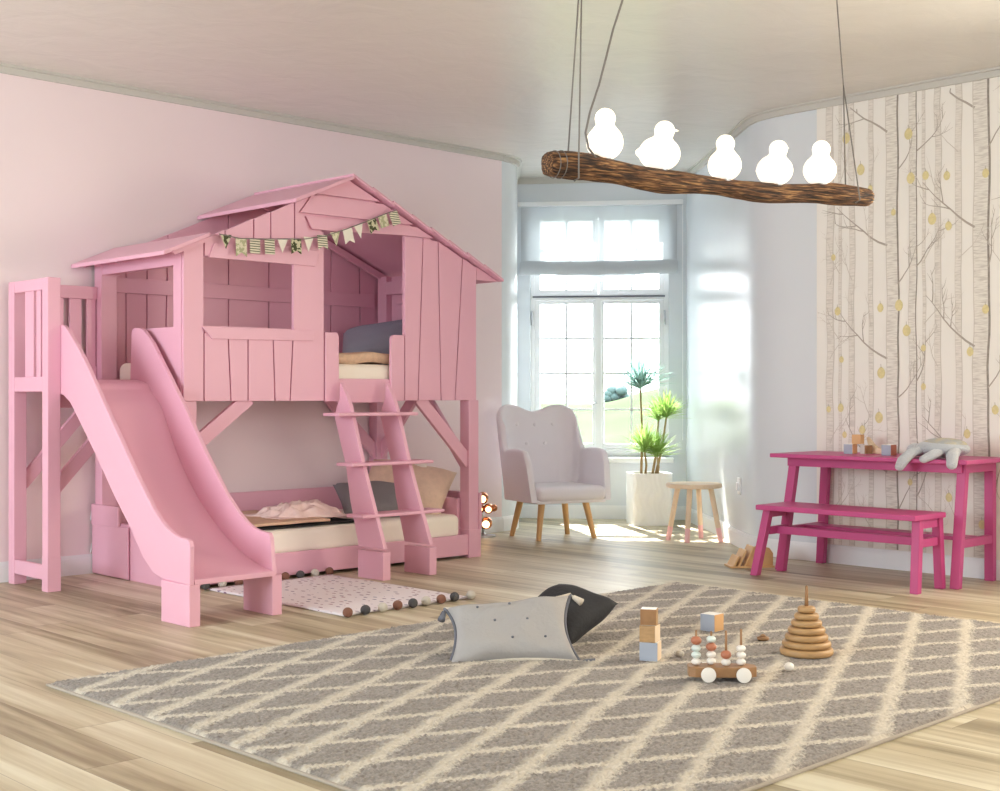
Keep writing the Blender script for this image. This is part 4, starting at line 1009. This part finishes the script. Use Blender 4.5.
# ---- little plant on the window sill, behind the armchair
u_, z_ = uz(573, 435, .04)
sp2 = thing('sill_plant', 'small leafy houseplant on the window sill behind the armchair', 'plant', W(u_, .04, zo0))
c_ = W(u_-.03, .04, zo0); m = MB(); m.lathe([(0, .001), (.035, .001), (.048, .085), (.044, .085), (.040, .07), (0, .07)], c_, 20); auto(m.build('pot', 'pot', sp2), .6)
rs = random.Random(4)
m = MB(); top = Vector((c_[0], c_[1], zo0+.07))
for k in range(9): m.tube([top, top+Vector((rs.uniform(-.03, .05), rs.uniform(-.04, .04), rs.uniform(.06, .16)))], .002, 5)
m.build('stem', 'leaf', sp2)
m = MB()
for k in range(34):
    c2 = top+Vector((rs.uniform(-.05, .08), rs.uniform(-.08, .05), rs.uniform(.04, .20))); m.ell(c2, .026, .016, .003, (rs.uniform(-.8, .8), rs.uniform(-.8, .8), rs.uniform(0, 6)), nu=8, nv=4)
m.build('foliage', 'leaf', sp2, smooth=True)
# ---- cluster lamp beside the bed
LC = (7.05, 7.40, 0)
cl = thing('cluster_lamp', 'small floor lamp of glowing copper globes beside the end of the bunk bed', 'lamp', LC)
m = MB(); m.lathe([(0, 0), (.10, 0), (.10, .012), (.02, .022), (.012, .03), (0, .03)], LC, 32); auto(m.build('base', 'chrome', cl), .6)
m = MB(); m.tube([(LC[0], LC[1], .02), (LC[0]-.01, LC[1], .30)], .008, 10); m.build('stem', 'chrome', cl, smooth=True)
def gl(px, py, r, m_ball, glow):
    c_ = at_d(px, py, 10.2); 
    s_ = MB().ell(c_, r, r, r, nu=18, nv=12).build('globe', m_ball, cl, smooth=True)
    f_ = Vector((-F[0]*.75-R[0]*.0, -F[1]*.75, -.05)).normalized() if glow else None
    if glow: MB().ell(c_+Vector((-F[0], -F[1], 0))*r*.62+Vector((0, 0, -r*.1)), r*.62, r*.62, r*.62, nu=14, nv=10).build('bulb', 'glow', cl, smooth=True)
    MB().tube([c_, (LC[0]-.006, LC[1], max(.05, c_.z-.02))], .005, 6).build('arm', 'chrome', cl)
gl(482.5, 498, .048, 'copper', True); gl(479.5, 508.5, .040, 'copper', True); gl(488.5, 508.5, .040, 'copper', True); gl(494, 508, .028, 'copper', False); gl(486, 523, .050, 'copper', True); gl(479, 517, .04, 'chrome', False)
# ---- slatted wooden toy by the bench
tr2 = thing('wooden_rack', 'low wooden toy rack with slanted boards behind the bench leg', 'toy', (7.05, 5.0, 0))
o0 = Vector(rd(1.487, 8.34)); ax = Vector(cushion_dir(1, .10, 0)).normalized(); ay = Vector(cushion_dir(-.10, 1, 0)).normalized()
def rk(a, b, z): p = o0+ax*a+ay*b; return (p.x, p.y, z)
m = MB(); m.prism([rk(-.02, 0, .0), rk(.27, 0, .0), rk(.27, .15, .0), rk(-.02, .15, .0)], (0, 0, .012)); m.build('base_board', 'oak', tr2, bevel=.002)
for a, h_ in ((.0, .075), (.032, .112), (.072, .135)):
    m = MB(); m.prism([rk(a, .0, .012), rk(a+.012, .0, .012), rk(a+.012+h_*.42, .0, h_), rk(a+h_*.42, .0, h_)], tuple(ay*.15)); m.build('slanted_board', 'oak', tr2, bevel=.002)
m = MB(); m.prism([rk(.09, .02, .012), rk(.265, .02, .012), rk(.265, .02, .09), rk(.24, .02, .125), rk(.16, .02, .14), rk(.135, .02, .13)], tuple(ay*.012)); m.build('side_board', 'oak', tr2, bevel=.002)
# ================================================================ TOYS
ZR = .019
def block(name, label, c, s, rz, m_faces, group=None, cat='block'):
    """cube with separately painted sides: m_faces = (top, side a, side b)"""
    m = MB(); h = s/2; v = [(-h, -h, 0), (h, -h, 0), (h, h, 0), (-h, h, 0), (-h, -h, s), (h, -h, s), (h, h, s), (-h, h, s)]
    m.add(v, [(3, 2, 1, 0)], 0); m.add(v, [(4, 5, 6, 7)], 0); m.add(v, [(0, 1, 5, 4)], 1); m.add(v, [(1, 2, 6, 5)], 2); m.add(v, [(2, 3, 7, 6)], 1); m.add(v, [(3, 0, 4, 7)], 2)
    o = m.build(name, list(m_faces)); weld0(o); o.modifiers.new('b', 'BEVEL').width = .002
    o.location = c; o.rotation_euler = (0, 0, rz); return tag(o, label, cat, group)
def weld0(o):
    bm = bmesh.new(); bm.from_mesh(o.data); bmesh.ops.remove_doubles(bm, verts=bm.verts, dist=.0004); bmesh.ops.recalc_face_normals(bm, faces=bm.faces); bm.to_mesh(o.data); bm.free()
yaw = _a-math.pi/2
G1 = 'toy blocks stacked on the rug'
d_ = 5.36
c0 = rd((650.5-500)/FOC*d_, d_, ZR)
block('toy_block', 'pale blue and wood block at the bottom of the stack on the rug', c0, .076, yaw-.32, ('toy_white', 'toy_blue', 'birch'), G1)
block('toy_block', 'plain honey wood block in the middle of the stack on the rug', (c0[0]-.004, c0[1], ZR+.0765), .068, yaw-.42, ('toy_wood', 'toy_wood', 'birch'), G1)
block('toy_block', 'brown block with a white top, topmost of the stack on the rug', (c0[0]-.006, c0[1]+.002, ZR+.145), .066, yaw-.22, ('toy_white', 'toy_brown', 'toy_wood'), G1)
d_ = 6.03; c1 = rd((712-500)/FOC*d_, d_, ZR)
block('toy_block', 'blue and amber block lying on the rug behind the bead cart', c1, .078, yaw-.72, ('toy_white', 'toy_blue', 'toy_amber'))
# ---- bead cart
d_ = 4.985; cc = rd((721-500)/FOC*d_, d_)
ct = thing('bead_cart', 'small wooden cart with four bead pegs and white wheels on the rug', 'toy', (cc[0], cc[1], ZR), yaw-.06, world=False)
m = MB(); hexo = [(-.125, -.03), (-.10, -.045), (.10, -.045), (.132, -.02), (.132, .02), (.10, .045), (-.10, .045), (-.125, .03)]
m.prism([(x, y, .016) for x, y in hexo], (0, 0, .038)); m.build('cart_body', 'toy_brown', ct, bevel=.003)
for x in (-.052, .080):
    for s_ in (-1, 1):
        w_2 = MB().tube([(x, s_*.047, .028), (x, s_*.060, .028)], [.028, .028], 28).build('wheel', 'toy_white', ct, bevel=.002); auto(w_2, .6)
pegs = [(-.094, .0, ['toy_white', 'toy_mint', 'toy_mint', 'toy_orange'], .185), (-.036, .012, ['toy_white', 'toy_white', 'toy_orange', 'toy_mint'], .18), (.018, -.006, ['toy_white', 'toy_orange'], .185), (.076, .004, ['toy_white', 'toy_white', 'toy_white'], .19)]
for x, y, bs, hh in pegs:
    pg = MB().tube([(x, y, .05), (x, y, hh), (x, y, hh+.003)], [.0052, .0045, .002], 12).build('peg', 'toy_brown', ct, smooth=True)
    z = .054
    for k, b in enumerate(bs):
        r = .0185 if b != 'toy_orange' else .0205; rz_ = .0135 if b != 'toy_orange' else .017
        MB().ell((x, y, z+rz_), r, r, rz_, nu=18, nv=10).build('bead', b, ct, smooth=True).parent = pg; z += 2*rz_*.95
# ---- ring stacker
d_ = 5.47; rc = rd((806.5-500)/FOC*d_, d_)
rk_ = thing('ring_stacker', 'wooden ring pyramid on a tall peg, on the rug', 'toy', (rc[0], rc[1], ZR), world=False)
rads = [.110, .101, .089, .077, .064, .051, .037]; z = 0.0
for k, r in enumerate(rads):
    t = .0285 if k else .032
    pr = [(0, z+.001), (r-.010, z+.001)]+[(r-.010+.010*math.cos(a), z+t/2+(t/2-.001)*math.sin(a)) for a in [(-.5+i/8)*math.pi for i in range(1, 8)]]+[(r-.010, z+t-.001), (0, z+t-.001)]
    auto(MB().lathe(pr, n=44).build('ring', 'toy_wood', rk_), .9); z += t
m = MB(); m.tube([(0, 0, z-.02), (0, 0, .283), (0, 0, .288)], [.0085, .006, .003], 12); m.build('peg', 'toy_brown', rk_, smooth=True)
# ---- loose pieces
def at_floor(px, py, z=ZR):
    r = ray(px, py); t = (z-HC)/r[2]; return Vector((r[0]*t, r[1]*t, z))
p = at_floor(763, 640); m = MB()
m.tube([(p.x+.018*math.cos(t*math.pi/8), p.y+.018*math.sin(t*math.pi/8), ZR+.008) for t in range(17)], .009, 8, cap=False); m.ell((p.x, p.y, ZR+.018), .012, .012, .009)
tag(m.build('wooden_ring', 'toy_brown', smooth=True), 'small brown wooden ring on the rug between the bead cart and ring pyramid', 'toy')
p = at_floor(789, 671); tag(MB().ell((p.x, p.y, ZR+.017), .024, .018, .017).build('wooden_bead', 'toy_white', smooth=True), 'white bead on the rug in front of the ring pyramid', 'bead')
p = at_floor(680, 657); tag(MB().ell((p.x, p.y, ZR+.014), .018, .018, .014).build('wooden_bead', 'pom_cream', smooth=True), 'cream bead on the rug left of the bead cart', 'bead')
# ---- on the table
ZT = .7352
G2 = 'toy blocks on the magenta table'
def onT(px, x): p = onX(px, 453, x); return (x, p[1], ZT)
a = onT(850.5, 7.30)
block('toy_block', 'blue and amber block on the table, left of the pair under the top block', a, .062, .05, ('toy_white', 'toy_amber', 'toy_blue'), G2)
block('toy_block', 'white and brown block on the table, right of the pair under the top block', (a[0]+.06, a[1]-.075, ZT), .055, -.5, ('toy_white', 'toy_brown', 'toy_white'), G2)
block('toy_block', 'amber block balanced on two blocks on the table', (a[0]+.03, a[1]-.035, ZT+.0625), .058, .1, ('toy_amber', 'toy_amber', 'toy_amber'), G2)
a = onT(889, 7.26)
block('toy_block', 'grey and orange block standing alone on the table beside the plush turtle', a, .066, -.02, ('toy_white', 'toy_orange', 'toy_blue'), G2)
a = onT(878, 7.40); m = MB()
arc = [(-.055, .0), (.055, .0), (.062, .03), (.0, .035), (-.03, .055), (-.075, .105), (-.082, .10), (-.07, .05)]
m.prism([(a[0], a[1]-y, ZT+.001+z) for y, z in arc], (.03, 0, 0)); tag(m.build('wooden_boat', 'birch', bevel=.003), 'pale wooden toy piece with a raised tip, behind the lone block on the table', 'toy')
# ---- plush turtle
tt = thing('plush_turtle', 'grey plush turtle lying on the table with flippers over the edge', 'plush toy', (7.08, 3.62, ZT))
tx, ty = 7.10, 3.63
m = MB(); m.ell((tx+.03, ty, ZT+.058), .105, .165, .054, (0, .05, 0), nu=28, nv=14); m.build('body', 'plush', tt, smooth=True, remesh=.008)
m = MB(); m.ell((tx+.03, ty-.01, ZT+.084), .088, .135, .036, nu=28, nv=14); m.build('shell', 'plush_tan', tt, smooth=True)
m = MB(); m.ell((tx+.04, ty+.175, ZT+.045), .046, .054, .040, nu=20, nv=12); m.ell((tx+.03, ty+.125, ZT+.045), .04, .05, .034); m.build('head', 'plush', tt, smooth=True, remesh=.006)
def flipper(pts, rs_, nm='flipper'):
    m = MB()
    for k in range(len(pts)-1):
        a_, b_ = Vector(pts[k]), Vector(pts[k+1]); 
        for q in range(5): c_ = a_.lerp(b_, q/5); r_ = rs_[k]+(rs_[k+1]-rs_[k])*q/5; m.ell(c_, r_*.8, r_*1.15, r_*.75, nu=12, nv=8)
    m.ell(pts[-1], rs_[-1]*.8, rs_[-1]*1.1, rs_[-1]*.8, nu=12, nv=8)
    m.build(nm, 'plush', tt, smooth=True, remesh=.006)
flipper([(tx-.03, ty+.11, ZT+.048), (tx-.09, ty+.135, ZT+.03), (6.972, ty+.16, ZT-.008), (6.960, ty+.178, ZT-.05)], [.034, .034, .034, .028])
flipper([(tx-.05, ty-.02, ZT+.042), (tx-.10, ty-.0, ZT+.022), (6.975, ty+.035, ZT+.0)], [.034, .034, .028])
flipper([(tx-.04, ty-.11, ZT+.045), (tx-.10, ty-.125, ZT+.025), (6.972, ty-.135, ZT-.03)], [.034, .034, .029])
flipper([(tx+.09, ty+.13, ZT+.04), (tx+.13, ty+.20, ZT+.024)], [.028, .022])
# ================================================================ BRANCH LAMP WITH FIVE BIRDS
def bl_pt(t, dz=0): r = .165+1.345*t; d = 4.6+.76*t; x, y, _ = rd(r, d); return Vector((x, y, 1.913+dz-.024*math.sin(math.pi*max(0, min(1, (t-.12)*1.2)))+.004*math.sin(t*17)))
lp = thing('branch_pendant_lamp', 'hanging lamp of five glowing white birds perched on a twig-bundle branch', 'lamp', tuple(bl_pt(.5, 1.16)), world=False)
lp['_w'] = 0
def bl_rad(t): return .0435-.009*t+.004*math.sin(t*9)+.003*math.sin(t*23)
# local frame along the branch so that the bark runs lengthwise
bdir = (bl_pt(1)-bl_pt(0)); bdir.z = 0; bang = math.atan2(bdir.y, bdir.x); lp.rotation_euler = (0, 0, bang); lo_ = Vector(lp.location); bm_ = Matrix.Rotation(-bang, 3, 'Z')
def toL(p): return bm_ @ (Vector(p)-lo_)
rb_ = random.Random(2)
m = MB(); NB = 90; NJ = 40
ridge = [[rb_.uniform(-1, 1) for _ in range(NJ)] for _ in range(NB//6+3)]
def rid(i, j):
    a = i/6; k = int(a); f = a-k; f = f*f*(3-2*f); v = ridge[k][(j+k) % NJ]*(1-f)+ridge[k+1][(j+k+1) % NJ]*f; return 1+.07*v
m.tube([toL(bl_pt(i/NB)) for i in range(NB+1)], [bl_rad(i/NB)*(.93 if i in (0, NB) else 1) for i in range(NB+1)], NJ, fn=rid)
m.build('branch', 'branch', lp, smooth=True)
for t in (.018, .035):                    # wire wraps near the left end
    c_ = bl_pt(t); r_ = bl_rad(t)*1.06; m = MB(); m.tube([toL(c_)+Vector((0, r_*math.cos(a*math.pi/10), r_*math.sin(a*math.pi/10))) for a in range(21)], .0018, 5, cap=False); m.build('wire_wrap', 'cord', lp)
def bird(t, s, face, lean=0.0):
    """face: heading of the beak in world degrees measured from towards-camera, clockwise to the right"""
    base = bl_pt(t); base.z += bl_rad(t)-.006
    fa = math.radians(face); d = Vector((-F[0]*math.cos(fa)+R[0]*math.sin(fa), -F[1]*math.cos(fa)+R[1]*math.sin(fa), 0)); 
    m = MB()
    def W2(f_, z_): p = base+d*f_*s+Vector((0, 0, z_*s)); return toL(p)
    def E(f_, z_, rf, rs2, rz_, pitch=0):
        c_ = W2(f_, z_); rz0 = math.atan2((bm_ @ d).y, (bm_ @ d).x)
        m.ell(c_, rf*s, rs2*s, rz_*s, (0, pitch, rz0), nu=24, nv=16)
    E(-.05, .34, .42, .365, .345, .12); E(-.01, .48, .27, .27, .25, 0); E(.04, .66, .17, .175, .18); E(.05, .79, .205, .205, .20)
    E(-.38, .36, .16, .13, .10, .25)
    b = m.build('bird_shade', 'bird', lp, smooth=True, remesh=.004*s/.19)
    k = MB(); a0 = W2(.22, .80); a1 = W2(.33, .775); k.tube([a0, a1], [.035*s, .006*s], 8); bk_ = k.build('beak', 'bird', lp, smooth=True); bk_.parent = b
    m = MB(); m.lathe([(0, -.012), (.020, -.012), (.024, .006), (0, .006)], toL(base), 16); m.build('perch_clip', 'chrome', lp)
for px, s, fc in ((605, .186, 0), (662, .186, 78), (725, .176, 0), (776.5, .178, 42), (820.5, .178, 5)):
    k = (px-500)/FOC; t = (k*4.6-.165)/(1.345-k*.76); bird(t, s, fc)
# cords
def cord(pts, r=.003): m = MB(); m.tube([toL(p) for p in pts], r, 6); return m.build('cord', 'cord', lp, smooth=True)
tA = (.0875*0+.038, .062)
def at2(px, py, d): return Vector(rd((px-500)/FOC*d, d, HC+(H0-py)/FOC*d))
hookL = Vector((*bl_pt(.075)[:2], ZC)); jl = at2(582, -20, 4.66); jl2 = Vector((jl.x, jl.y, 2.62))
p1 = at2(568, 154, 4.68); p2 = at2(578.5, 181, 4.60)
ju = at2(582.5, -60, 4.66)
cord([p1, ju]); cord([at2(574, 181, 4.60), at2(578.8, 178, 4.585), at2(578.8, 157, 4.59), ju]); cord([ju, (ju.x, ju.y, ZC)])
jr = at2(843.5, 86, 5.3); cord([at2(845.5, 187, 5.36), jr]); cord([at2(855.5, 203, 5.25), at2(860, 200, 5.24), jr]); top = at2(832, -60, 5.3); cord([jr, at2(836.8, 0, 5.3), top]); cord([top, (top.x, top.y, ZC)])
cord([at2(596, 158, 4.66), at2(588.5, 148, 4.68), at2(585.5, 133, 4.7), at2(590, 112, 4.7), at2(599, 85, 4.7), at2(606, 58, 4.7), at2(613, 30, 4.7), at2(622, 2, 4.7), at2(630, -40, 4.7), (at2(630, -40, 4.7).x, at2(630, -40, 4.7).y, ZC)], .0042)
for q in (ju, top, at2(630, -40, 4.7)): m = MB(); m.lathe([(0, -.03), (.028, -.03), (.035, 0), (0, 0)], toL((q.x, q.y, ZC)), 20); m.build('ceiling_cup', 'white', lp, smooth=True)
# ================================================================ LIGHT, CAMERA
w = bpy.data.worlds.new('sky'); bpy.context.scene.world = w; w.use_nodes = True
bg = w.node_tree.nodes['Background']; bg.inputs[0].default_value = (.90, .97, 1.0, 1); bg.inputs[1].default_value = 11.5
def area(name, loc, rot, sx, sy, power, col, spread=180):
    ld = bpy.data.lights.new(name, 'AREA'); ld.shape = 'RECTANGLE'; ld.size = sx; ld.size_y = sy; ld.energy = power; ld.color = col; ld.spread = math.radians(spread)
    o = bpy.data.objects.new(name, ld); C.objects.link(o); o.location = loc; o.rotation_euler = rot; return o
area('west_window_daylight', (-2.55, (WY0+WY1)/2, (WZ0+WZ1)/2), (0, math.radians(-90), 0), WZ1-WZ0, WY1-WY0, E_WEST, (.84, .95, 1.0))
area('east_window_daylight', (XR+.06, 1.6, 1.75), (0, math.radians(76), 0), 1.4, 1.5, E_EAST, (1.0, .88, .70), 150)
area('south_fill_lamp', ((SX0+SX1)/2, -2.55, 1.6), (math.radians(90), 0, 0), SX1-SX0, 2.0, E_SOUTH, (1.0, .97, .92))  # added neutral fill lamp, set in the made-up south opening
# portal in the bay window
pt = area('bay_window_portal', W((uo0+uo1)/2, -.2, (zo0+zo1)/2), (math.radians(90), 0, math.atan2(-U.y, -U.x)), uo1-uo0, zo1-zo0, 1, (1, 1, 1))
pt.data.cycles.is_portal = True
nv = Vector((N.x, N.y, 0)); pt.rotation_euler = nv.to_track_quat('-Z', 'Y').to_euler()
sd = bpy.data.lights.new('sun', 'SUN'); sd.energy = E_SUN; sd.angle = math.radians(.8); sd.color = (1, .96, .88)
so = bpy.data.objects.new('sun', sd); C.objects.link(so)
sdir = Vector(SUN_DIR).normalized(); so.rotation_euler = sdir.to_track_quat('-Z', 'Y').to_euler(); so.location = (12, 12, 9)
cd = bpy.data.cameras.new('camera'); cam = bpy.data.objects.new('camera', cd); C.objects.link(cam); bpy.context.scene.camera = cam
cam.location = (0, 0, HC); cam.rotation_euler = (math.radians(90), 0, math.atan2(F[1], F[0])-math.pi/2)
cd.sensor_width = 36; cd.lens = FOC/1000*36; cd.clip_start = .05; cd.clip_end = 1000
sc = bpy.context.scene
sc.view_settings.view_transform = 'Standard'; sc.view_settings.look = 'None'; sc.view_settings.gamma = 1; sc.view_settings.exposure = EXPO
sc.view_settings.use_curve_mapping = False
sc.cycles.use_denoising = True; sc.cycles.max_bounces = 10; sc.cycles.diffuse_bounces = 6; sc.cycles.sample_clamp_indirect = 6
sc.cycles.caustics_reflective = False; sc.cycles.caustics_refractive = False
